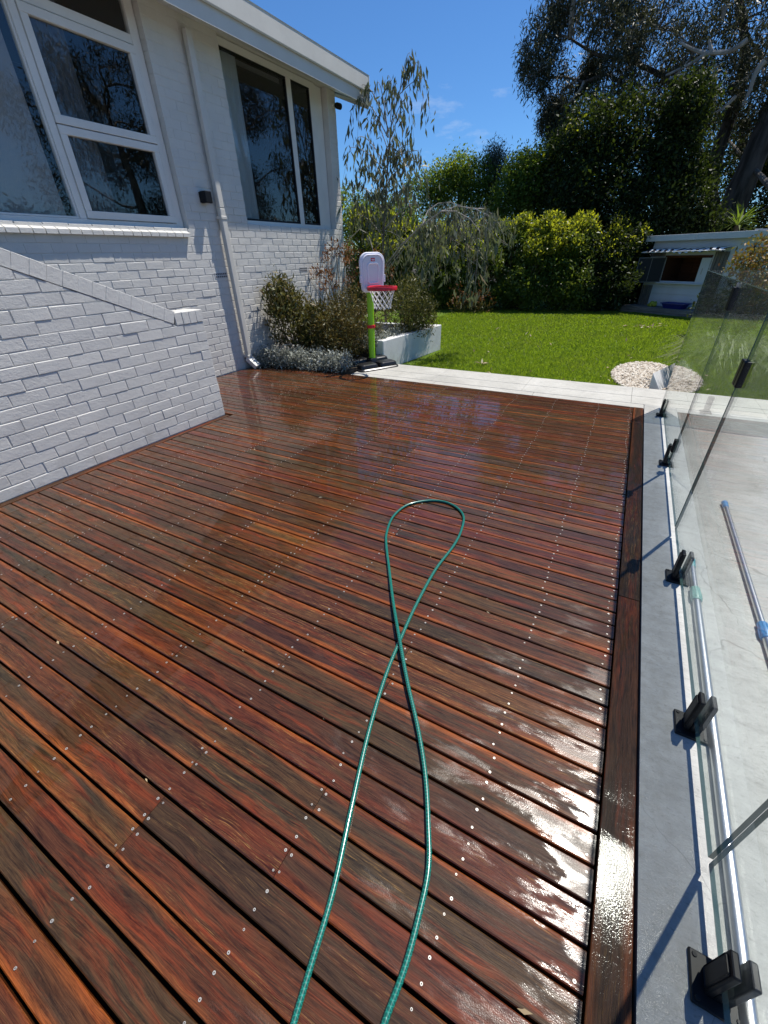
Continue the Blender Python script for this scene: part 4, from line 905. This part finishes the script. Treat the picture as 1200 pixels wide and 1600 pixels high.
def obar(mb,s0,s1,z0,z1,d0,d1): mb.hexa([opt(s0,z0,d0),opt(s1,z0,d0),opt(s1,z0,d1),opt(s0,z0,d1),opt(s0,z1,d0),opt(s1,z1,d0),opt(s1,z1,d1),opt(s0,z1,d1)])
fr_=MB()
for (a,b_,c_,d_) in ((0,.66,.775,.795),(0,.66,1.365,1.385),(0,.02,.795,1.365),(.64,.66,.795,1.365),(.325,.34,.795,1.365)): obar(fr_,a,b_,c_,d_,-.014,.014)
os_=cb_(fr_,'open_shutter','grey_wood')
for (a,b_) in ((.02,.325),(.34,.64)):
    q=MB(); obar(q,a,b_,.795,1.365,-.005,.005); q.build('blackboard',M['blackmat'],os_)
# vertical slats either side
def slats(x0,n,z0,z1,w_,name='slat'):
    for k in range(n): cb_(MB().box((x0+k*(w_+.012),D0-.035+.01*(k%2),z0),(x0+k*(w_+.012)+w_,D0-.012,z1)),name,'grey_wood_v')
slats(.10,5,.196,.70,.05); slats(.11,4,1.40,1.52,.09); slats(1.80,4,.196,1.49,.07)
# awning on a rail
aw=MB(); n=36
va=[]
for i in range(n+1):
    u=i/n; x=.16+u*1.98; sag=.02*math.sin(u*9.)+.012*math.sin(u*23); va+=[(x,D0-.01,1.585+sag*.3),(x,D0-.30,1.555+sag),(x,D0-.36,1.50+sag+.018*math.cos(i*2.))]
aw.add(va,[(3*i+j,3*i+3+j,3*i+4+j,3*i+1+j) for i in range(n) for j in (0,1)]); ao=cb_(aw,'awning','awning')
MB().tube([(.02,D0-.34,1.50),(2.16,D0-.34,1.525)],.013,6).build('awning_rail',M['cubby_white'],ao)
MB().tube([(.03,D0-.34,1.50),(.10,D0-.0,1.56)],.010,6).build('awning_arm',M['cubby_white'],ao)
# tub and toy on the platform
def cloc(x,y,z): return cu_.matrix_basis @ Vector((x,y,z))
a_=R(-34.67)
tb_=thing('plastic_tub','blue plastic tub sitting on the cubby platform','tub',(0,0,0)); tb_.location=Vector((-.223,15.187,LZ))+Matrix.Rotation(a_,3,'Z')@Vector((1.38,.24,.196)); tb_.rotation_euler=(0,0,a_)
t2=MB(); lo=[]; 
def rr_(w_,d_,z,r=.05):
    out=[]
    for (sx,sy,a0) in ((1,1,0),(-1,1,90),(-1,-1,180),(1,-1,270)):
        for k in range(4):
            q=R(a0+k*30); out.append((sx*(w_-r)+r*math.cos(q), sy*(d_-r)+r*math.sin(q), z))
    return out
rings=[rr_(.25,.13,0),rr_(.30,.17,.13),rr_(.325,.19,.135),rr_(.325,.19,.12),rr_(.318,.185,.12)]
rings=[rr_(.25,.13,.0),rr_(.30,.17,.11),rr_(.33,.195,.112),rr_(.33,.195,.135),rr_(.295,.165,.135),rr_(.245,.125,.02)]
vs=[p for r_ in rings for p in r_]; n=16
t2.add(vs,[tuple(range(n-1,-1,-1)),tuple(range(5*n,6*n))]+[(i*n+j,i*n+(j+1)%n,(i+1)*n+(j+1)%n,(i+1)*n+j) for i in range(5) for j in range(n)]); t2.build('tub_body',M['navy'],tb_,smooth=True)
ty=thing('soft_toy','yellow green soft toy lying on the cubby platform','toy',(0,0,0)); ty.location=Vector((-.223,15.187,LZ))+Matrix.Rotation(a_,3,'Z')@Vector((.74,.22,.196)); ty.rotation_euler=(0,0,a_)
bmz=bmesh.new()
for (c,r_) in (((0,0,.07),.075),((.10,-.02,.055),.055),((-.10,.02,.035),.04),((.02,-.08,.03),.035),((.06,.05,.10),.04)): bmesh.ops.create_icosphere(bmz,subdivisions=2,radius=r_,matrix=Matrix.Translation(c))
me=bpy.data.meshes.new('toy_body'); bmz.to_mesh(me); bmz.free(); me.materials.append(M['yellow']); o=link('toy_body',me,ty)
# autumn bush right of the cubby
ap=at(1185,430,1,10.2)
shrub('autumn_bush','orange and gold leaved bush in front of the cubby side door','shrub',(ap.x+.1,10.2,LZ),[((ap.x,10.2,1.45),(.30,.35,.25)),((ap.x+.25,10.2,1.1),(.4,.4,.35)),((ap.x+.3,10.3,.6),(.4,.4,.4)),((ap.x-.28,10.1,1.15),(.2,.2,.22),.4)],230,9,(.07,.07,.07),.055,.028,'autumn',26,stem_r=.006)
shrub('green_bush','dark green bush under the autumn bush beside the cubby','shrub',(ap.x+.2,10.9,LZ),[((ap.x+.1,10.9,.6),(.45,.4,.5)),((ap.x+.5,11,.8),(.5,.4,.5)),((ap.x-.3,11.2,.35),(.35,.3,.35))],300,12,(.07,.07,.07),.06,.03,'dark_leaf',16)

# ------------------------------------------------------------------ basketball hoop
PX,PY=-3.345,5.715
bh=thing('basketball_hoop','toddler basketball hoop on a lime green pole at the far deck corner','basketball hoop',(PX,PY,0))
tn=Vector((.50,.866,0)); nn=Vector((.866,-.50,0)); up=Vector((0,0,1))
def hp(a,b_,c_): return tn*a+nn*b_+up*c_
# base: flat rounded foot with four swollen lobes and channels between them
def rrect(cx,cy,w_,d_,r_,z,n=5):
    out=[]
    for (sx,sy,a0) in ((1,1,0),(-1,1,90),(-1,-1,180),(1,-1,270)):
        for k in range(n): q=R(a0+k*90/(n-1)); out.append(hp(cx+sx*(w_-r_)+r_*math.cos(q),cy+sy*(d_-r_)+r_*math.sin(q),z))
    return out
def loft(mb,rings):
    n=len(rings[0]); k=len(rings); mb.add([p for r_ in rings for p in r_],[tuple(range(n-1,-1,-1)),tuple(range((k-1)*n,k*n))]+[(i*n+j,i*n+(j+1)%n,(i+1)*n+(j+1)%n,(i+1)*n+j) for i in range(k-1) for j in range(n)])
b=MB(); loft(b,[rrect(0,0,.345,.265,.07,.001),rrect(0,0,.345,.265,.07,.018),rrect(0,0,.33,.25,.06,.030)]); bs_=b.build('base',M['bplastic'],bh,smooth=True)
for (u_,v_) in ((-1,-1),(1,-1),(1,1),(-1,1)):
    hi=.125 if v_<0 else .095; b=MB(); cx,cy=u_*.168,v_*.128
    loft(b,[rrect(cx,cy,.150,.112,.05,.026),rrect(cx,cy,.148,.110,.05,hi*.62),rrect(cx,cy,.138,.10,.055,hi*.86),rrect(cx,cy,.112,.078,.05,hi*.98),rrect(cx,cy,.07,.045,.035,hi)]); b.build('base_lobe',M['bplastic'],bs_,smooth=True)
b=MB(); loft(b,[rrect(0,0,.075,.075,.04,.026),rrect(0,0,.072,.072,.04,.12),rrect(0,0,.062,.062,.04,.135)]); b.build('pole_socket',M['bplastic'],bs_,smooth=True)
po=MB().tube([(0,0,.10),(0,0,.56),(0,0,1.12)],[.048,.048,.048],20).build('pole',M['lime'],bh,smooth=True)
MB().lathe([(.048,.555),(.057,.557),(.057,.60),(.048,.602)],(0,0,0),20).build('collar',M['red'],po,smooth=True); MB().box((.048,-.02,.565),(.065,.02,.592)).build('collar_clip',M['red'],po,bevel=.004)
# backboard
def bbloop(w_,zb,zt,rtop,rb,taper=.9,n=7):
    pts=[]
    def arc(cx,cz,r,a0,a1):
        for k in range(n): q=R(a0+(a1-a0)*k/(n-1)); pts.append((cx+r*math.cos(q),cz+r*math.sin(q)))
    wb_=w_*taper
    arc(wb_-rb,zb+rb,rb,-90,0); arc(w_-rtop,zt-rtop,rtop,0,85); arc(-(w_-rtop),zt-rtop,rtop,95,180); arc(-(wb_-rb),zb+rb,rb,180,270)
    return pts
def slab(loop,d0,d1,mb): mb.prism([hp(a,d0,c_) for a,c_ in loop],nn*(d1-d0))
BBN=.062
b=MB(); slab(bbloop(.195,1.035,1.515,.12,.06),BBN,BBN+.045,b); bo=b.build('backboard',M['wplastic'],bh,bevel=.010,seg=3,smooth=True)
b=MB(); slab(bbloop(.150,1.075,1.475,.09,.04),BBN+.044,BBN+.050,b); b.build('recessed_face',M['wplastic2'],bo,bevel=.003)
fr3=[hp(a,BBN+.050,c_) for a,c_ in bbloop(.160,1.066,1.484,.095,.045)]; MB().tube(fr3,.009,8,closed=True).build('outer_bead',M['wplastic'],bo,smooth=True)
fr2=[hp(a,BBN+.053,c_) for a,c_ in bbloop(.088,1.150,1.385,.045,.022)]; MB().tube(fr2,.011,8,closed=True).build('target_frame',M['wplastic'],bo,smooth=True)
b=MB(); b.obox(hp(0,BBN+.0515,1.428),tn*.030,up*.019,nn*.002); lg=b.build('logo_label',M['red'],bo)
# white lettering band on the red label (too small to read in the photograph)
b=MB(); b.obox(hp(0,BBN+.0545,1.430),tn*.023,up*.0045,nn*.0008); b.obox(hp(0,BBN+.0545,1.417),tn*.018,up*.002,nn*.0008); b.build('label_print',M['wplastic'],lg)
b=MB(); b.obox(hp(.188,BBN+.03,1.20),tn*.012,up*.045,nn*.018); b.obox(hp(-.188,BBN+.03,1.20),tn*.012,up*.045,nn*.018); b.build('side_clips',M['wplastic'],bo,bevel=.004)
RZ,RR,RN=1.093,.205,BBN+.045+.235
def rimp(r_,z): return [hp(r_*math.cos(2*math.pi*k/40),RN+r_*math.sin(2*math.pi*k/40),z) for k in range(40)]
b=MB(); rg=[rimp(RR,RZ-.022),rimp(RR+.004,RZ+.012),rimp(RR,RZ+.022),rimp(RR-.026,RZ+.022),rimp(RR-.030,RZ+.015),rimp(RR-.026,RZ-.022)]; n=40
b.add([p for r_ in rg for p in r_],[(i*n+j,i*n+(j+1)%n,((i+1)%6)*n+(j+1)%n,((i+1)%6)*n+j) for i in range(6) for j in range(n)]); rim=b.build('rim',M['red'],bh,smooth=True)
b=MB(); b.obox(hp(0,BBN+.072,RZ-.004),tn*.095,nn*.032,up*.032); b.build('rim_bracket',M['red'],rim,bevel=.010)
net=MB(); NS=12; prof=[(.170,RZ-.02),(.155,RZ-.07),(.140,RZ-.12),(.126,RZ-.17),(.116,RZ-.215),(.118,RZ-.25)]
def npnt(k,l): 
    r_,z=prof[l]; q=2*math.pi*(k+.5*(l%2))/NS; return hp(r_*math.cos(q),RN+r_*math.sin(q),z)
for l in range(5):
    for k in range(NS):
        for s_ in ((0,-1) if l%2==0 else (0,1)):
            k2=k+(s_ if l%2==0 else s_); a,b_=npnt(k,l),npnt(k2,l+1); mid=a.lerp(b_,.5)*1.0; net.tube([a,mid+Vector((0,0,-.004)),b_],.0042,4,cap=False)
net.build('net',M['net'],bh)

# ------------------------------------------------------------------ glass fence and gate
GX=.549; GZ0,GZ1=.055,1.285
gf=thing('glass_fence','frameless glass pool fence on black spigots beside the deck','fence',(GX,2.,0))
def gpanel(par,y0,y1,loc,name='glass_panel',z1=GZ1):
    lx,ly,lz=loc; b=MB(); x0,x1=GX-.006-lx,GX+.006-lx; ya,yb=y0-ly,y1-ly; za,zb=GZ0,z1
    p=[(x0,ya,za),(x1,ya,za),(x1,yb,za),(x0,yb,za),(x0,ya,zb),(x1,ya,zb),(x1,yb,zb),(x0,yb,zb)]
    b.add(p,[(1,2,6,5),(3,0,4,7)]); b.cur=1; b.add(p,[(3,2,1,0),(4,5,6,7),(0,1,5,4),(2,3,7,6)])
    return b.build(name,[M['fence_glass'],M['glass_edge']],par)
gl=(GX,2.,0)
for (a,b_) in ((-1.15,.772),(.790,2.560),(3.545,5.25)): gpanel(gf,a,b_,gl)
for (xa,xb) in ((.575,2.30),(2.315,4.3)):
    b=MB(); p=[(xa-GX,5.238-2,GZ0),(xb-GX,5.238-2,GZ0),(xb-GX,5.25-2,GZ0),(xa-GX,5.25-2,GZ0)]; p=p+[(q[0],q[1],GZ1) for q in p]
    b.add(p,[(0,1,5,4),(2,3,7,6)]); b.cur=1; b.add(p,[(3,2,1,0),(4,5,6,7),(1,2,6,5),(3,0,4,7)]); b.build('glass_panel',[M['fence_glass'],M['glass_edge']],gf)
def spigot_meshes():
    b=MB()
    b.box((-.025,-.025,.012),(-.0085,.025,.168)); b.box((.0085,-.025,.012),(.025,.025,.168)); b.box((-.0085,-.025,.012),(.0085,.025,.052))
    for s_ in (-1,1): b.box((s_*.025,-.019,.03),(s_*.0285,.019,.155))
    me1=b; p=MB().box((-.05,-.05,0),(.05,.05,.012)); c=MB()
    for (u_,v_) in ((-1,-1),(1,-1),(1,1),(-1,1)): c.lathe([(.006,.012),(.005,.0155)],(u_*.039,v_*.039,0),8)
    return me1,p,c
a,b_,c_=spigot_meshes(); proto=a.build('spigot',M['black'],gf,bevel=.004); pp=b_.build('base_plate',M['black'],proto,bevel=.003); cc=c_.build('bolt',M['blackmat'],proto)
for i,(x,y) in enumerate([(GX,.535),(GX,1.235),(GX,2.135),(GX,3.665),(GX,4.95),(GX,-.75),(.95,5.244),(2.05,5.244),(2.6,5.244),(4.0,5.244)]):
    if i==0: s_=proto
    else:
        s_=proto.copy(); COL.objects.link(s_); s_.parent=gf
        for ch in (pp,cc): d=ch.copy(); COL.objects.link(d); d.parent=s_
    s_.location=(x-GX,y-2.,0.); s_.rotation_euler=(0,0,0 if y<5.2 else R(90))
gg=thing('glass_gate','glass pool gate hung between two fence panels with black hinges','gate',(GX,2.57,0))
gpanel(gg,2.580,3.530,(GX,2.57,0),'gate_panel')
def hinge(yc,zc,name,hh=.06,wy=.045):
    b=MB(); b.box((-.020,yc-wy-2.57,zc-hh),(.020,yc-.004-2.57,zc+hh)); b.box((-.020,yc+.004-2.57,zc-hh),(.020,yc+wy-2.57,zc+hh)); h=b.build(name,M['black'],gg,bevel=.005)
    MB().lathe([(.010,-hh+.008),(.010,hh-.008)],(.014,yc-2.57,zc),10).build('hinge_pin',M['blackmat'],h); return h
hinge(2.570,.95,'hinge')
lt=hinge(3.538,1.19,'latch',.065,.035); MB().lathe([(.012,.066),(.012,.085),(.006,.09)],(0,3.53-2.57,1.19),10).build('latch_knob',M['steel'],lt)
hinge(3.56,.20,'gate_stop',.05,.02)

# ------------------------------------------------------------------ hose
hpx=[(452,1632),(460,1600),(487,1510),(520,1395),(548,1270),(575,1150),(600,1060),(625,1003),(650,945),(680,890),(708,852),(722,828),(724,806),(710,790),(688,783),(662,783),(635,790),(614,807),(605,830),(603,850),(607,890),(615,940),(625,1003),(637,1070),(652,1140),(665,1210),(670,1290),(668,1360),(655,1430),(635,1510),(605,1590),(597,1612)]
HR=.0080
hpts=[]
for i,(a,b_) in enumerate(hpx):
    z=HR+.0015; 
    if 20<=i<=24: z+= {20:.004,21:.011,22:.0165,23:.010,24:.003}[i]
    p=gp(a,b_,z); p=p+Vector((random.gauss(0,.0022),random.gauss(0,.0022),0)); hpts.append(p)
p0,p1=hpts[0],hpts[-1]; d0=(hpts[0]-hpts[1]).normalized(); d1=(hpts[-1]-hpts[-2]).normalized()
hpts=[p0+d0*.5+Vector((-.12,0,0)),p0+d0*.22]+hpts+[p1+d1*.22,p1+d1*.5+Vector((-.05,0,0))]
HP=catmull(hpts); hm=MB(); NR=12; hm.tube(HP,HR,NR)
ho=hm.build('garden_hose',M['hose'],None,smooth=True); tag(ho,'green garden hose looped and crossed over itself on the wet deck','hose')
uvl=ho.data.uv_layers.new(name='UVMap'); acc=[0.]
for a,b_ in zip(HP,HP[1:]): acc.append(acc[-1]+(b_-a).length)
for poly in ho.data.polygons:
    vi=list(poly.vertices); js=[v%NR for v in vi]; wrap=(max(js)-min(js))>NR/2
    for li,v in zip(poly.loop_indices,vi):
        j=v%NR; j=j+NR if (wrap and j<NR/2) else j; uvl.data[li].uv=(j/NR,acc[min(v//NR,len(acc)-1)])

# ------------------------------------------------------------------ pool poles
def pole(lb,p0,p1,colname,capname,collar_s):
    p0=Vector(p0); p1=Vector(p1); d=(p1-p0).normalized(); t_=thing('pool_pole',lb,'pole',(p0.x,p0.y,0),'telescopic poles on the pool surround')
    side=Vector((0,0,1)).cross(d).normalized(); axx=(side,d.cross(side)*-1,d); z=Vector((0,0,.018))
    Ltot=(p1-p0).length
    MB().lathe([(.0135,.03),(.0135,collar_s)],z,18,axx).build('inner_tube',M['alu'],t_,smooth=True)
    MB().lathe([(.0165,collar_s+.03),(.0165,Ltot)],z,20,axx).build('outer_tube',M['alu'],t_,smooth=True)
    MB().lathe([(.010,-.002),(.0175,0),(.0185,.008),(.0165,.02),(.016,.07),(.0145,.075)],z,18,axx).build('end_cap',M[capname],t_,smooth=True)
    cl=MB().lathe([(.0165,collar_s-.045),(.0195,collar_s-.042),(.020,collar_s-.004),(.023,collar_s),(.0225,collar_s+.050),(.019,collar_s+.056)],z,20,axx).build('locking_collar',M[colname],t_,smooth=True)
    rb=MB()
    for k in range(10):
        q=2*math.pi*k/10; o_=axx[0]*math.cos(q)+axx[1]*math.sin(q); tg=axx[1]*math.cos(q)-axx[0]*math.sin(q)
        rb.obox(z+d*(collar_s+.024)+o_*.0228,tg*.0028,d*.020,o_*.0016); rb.obox(z+d*(collar_s-.022)+o_*.0200,tg*.0025,d*.016,o_*.0014)
    rb.build('grip_ribs',M[colname],cl)
    return t_
pole('telescopic aluminium pole with teal cap lying along the glass fence',(.622,2.32,0),(.590,-1.2,0),'sage','teal',.30)
pole('telescopic aluminium pole with blue cap and collar further from the fence',(.862,3.12,0),(.868,-.6,0),'blue','blue',1.235)

# ------------------------------------------------------------------ pebbles, wedge, lawn grass
def inoval(x,y): return ((x-.46)/.48)**2+((y-7.12)/.94)**2
wd=MB(); A_=Vector((.462,6.30,LZ)); 
wd.add([(.462,6.30,LZ-.02),(.62,6.295,LZ-.02),(.448,6.30,.125),(.862,7.40,LZ-.02),(1.10,7.395,LZ-.02),(.848,7.40,.125)],[(0,1,2),(3,5,4),(0,3,4,1),(0,2,5,3),(1,4,5,2)])
o=wd.build('concrete_wedge',M['render'],bevel=.004,seg=1); tag(o,'white rendered wedge shaped block standing in the pebbles','concrete block')
pbase=MB(); ov=[(.46+.485*math.cos(q),7.12+.945*math.sin(q),LZ+.017) for q in np.linspace(0,6.2832,49)[:-1]]; pbase.add(ov,[tuple(range(48))]); o=pbase.build('pebble_bed',M['soil']); tag(o,'oval bed under the pebbles at the lawn edge','ground',kind='structure')
N=5200; pts=[]
while len(pts)<N:
    x,y=random.uniform(-.05,1.3),random.uniform(6.15,8.15)
    if inoval(x,y)<1 and y>6.03: pts.append((x,y,LZ+.022+random.random()*.02))
pts=np.array(pts); oc=np.array([(1,0,0),(0,1,0),(-1,0,0),(0,-1,0),(0,0,1)],float); fc=[(0,1,4),(1,2,4),(2,3,4),(3,0,4)]
ang=rng.random(N)*6.28; s1=.010+rng.random(N)*.014; s2=s1*(.55+.4*rng.random(N)); hgt=s2*.8
V=np.zeros((N,5,3)); 
for k in range(5):
    lx=oc[k,0]*s1; ly=oc[k,1]*s2; V[:,k,0]=pts[:,0]+lx*np.cos(ang)-ly*np.sin(ang); V[:,k,1]=pts[:,1]+lx*np.sin(ang)+ly*np.cos(ang); V[:,k,2]=pts[:,2]+oc[k,2]*hgt
me=bpy.data.meshes.new('pebbles'); me.from_pydata(V.reshape(-1,3).tolist(),[],[tuple(i*5+j for j in f) for i in range(N) for f in fc]); me.materials.append(M['pebble']); me.polygons.foreach_set('use_smooth',[True]*len(me.polygons))
o=link('pebbles',me); tag(o,'oval patch of pale pebbles at the lawn edge','gravel',kind='stuff')
# grass blades, denser near
def grass(n):
    x=rng.uniform(-4.9,4.6,n); y=6.02+(rng.random(n)**1.35)*8.9
    keep=(inoval(x,y)>1.02)&~((x<-3.0)&(y<8.05))&~((x>2.2)&(y>12.8)); x,y=x[keep],y[keep]; n=len(x)
    bs=np.stack([x,y,np.full(n,LZ)],axis=1); h=(.028+.022*rng.random((n,1)))*(1+(y[:,None]-6)*.03); a=rng.random(n)*6.28; wv=np.stack([np.cos(a),np.sin(a),np.zeros(n)],axis=1)*(.0035+.0006*(y[:,None]-6)*1.5)
    lean=np.stack([rng.normal(size=n)*.5,rng.normal(size=n)*.5,np.zeros(n)],axis=1)*h; up_=np.array((0,0,1.))*h
    return np.stack([bs-wv,bs+wv,bs+wv*.5+lean*.9+up_,bs-wv*.5+lean*1.0+up_],axis=1)
o=quads('grass',grass(230000),M['grass']); tag(o,'short bright green grass of the lawn','grass',kind='stuff')
c=[]
for i in range(70):
    x,y=random.uniform(-2.9,2.),6.2+random.random()**1.2*7.; 
    if inoval(x,y)>1.1: c.append((x,y,LZ+.045))
for i in range(26): c.append((random.gauss(.35,.16),random.gauss(12.,.12),LZ+.05))
for i in range(9): c.append((random.gauss(-1.9,.05),random.gauss(6.9,.05),LZ+.05))
o=quads('fallen_leaves',leaf_quads(np.array(c),.085,.03,nup=4.),M['dry']); tag(o,'dry pale leaves scattered on the lawn','fallen leaves',kind='stuff')
c=[]
for i in range(70):
    k=random.randint(0,55); c.append((random.uniform(-2.8,.2),5.145-PIT*k+.004+random.gauss(0,.003),-.004))
o=quads('leaf_litter',leaf_quads(np.array(c),.022,.006,bias=(1,0,0),bw=3,nup=2.),M['dry']); tag(o,'small dry leaf bits caught between the deck boards','leaf litter',kind='stuff')
# ornamental tussocks beyond the fence
TL=['low tussock grass nearest the fence corner','broad pale tussock grass behind the gate','arching tussock grass at the right edge','tussock grass farthest right beyond the glass']
for i,(x,y) in enumerate([(1.15,6.85),(1.75,6.9),(2.25,6.5),(2.9,6.9)]):
    t_=thing('tussock_grass',TL[i],'plant',(x,y,LZ),'ornamental grasses beyond the glass fence')
    n=800; a=rng.random(n)*6.28; sp_=.25+.35*rng.random(n); h=.35+.30*rng.random(n); b0=np.stack([rng.normal(size=n)*.06,rng.normal(size=n)*.06,np.zeros(n)],axis=1)
    d=np.stack([np.cos(a),np.sin(a),np.zeros(n)],axis=1); sd_=np.stack([-np.sin(a),np.cos(a),np.zeros(n)],axis=1)*.0055; up_=np.array((0,0,1.))
    p1=b0+d*(sp_*.35)[:,None]+up_*(h*.75)[:,None]; p2=b0+d*(sp_*.8)[:,None]+up_*(h)[:,None]; p3=b0+d*(sp_*1.25)[:,None]+up_*(h*.8)[:,None]
    Q=np.concatenate([np.stack([b0-sd_,b0+sd_,p1+sd_,p1-sd_],1),np.stack([p1-sd_,p1+sd_,p2+sd_,p2-sd_],1),np.stack([p2-sd_,p2+sd_,p3+sd_*.2,p3-sd_*.2],1)]); quads('blades',Q,M['tussock'],t_)
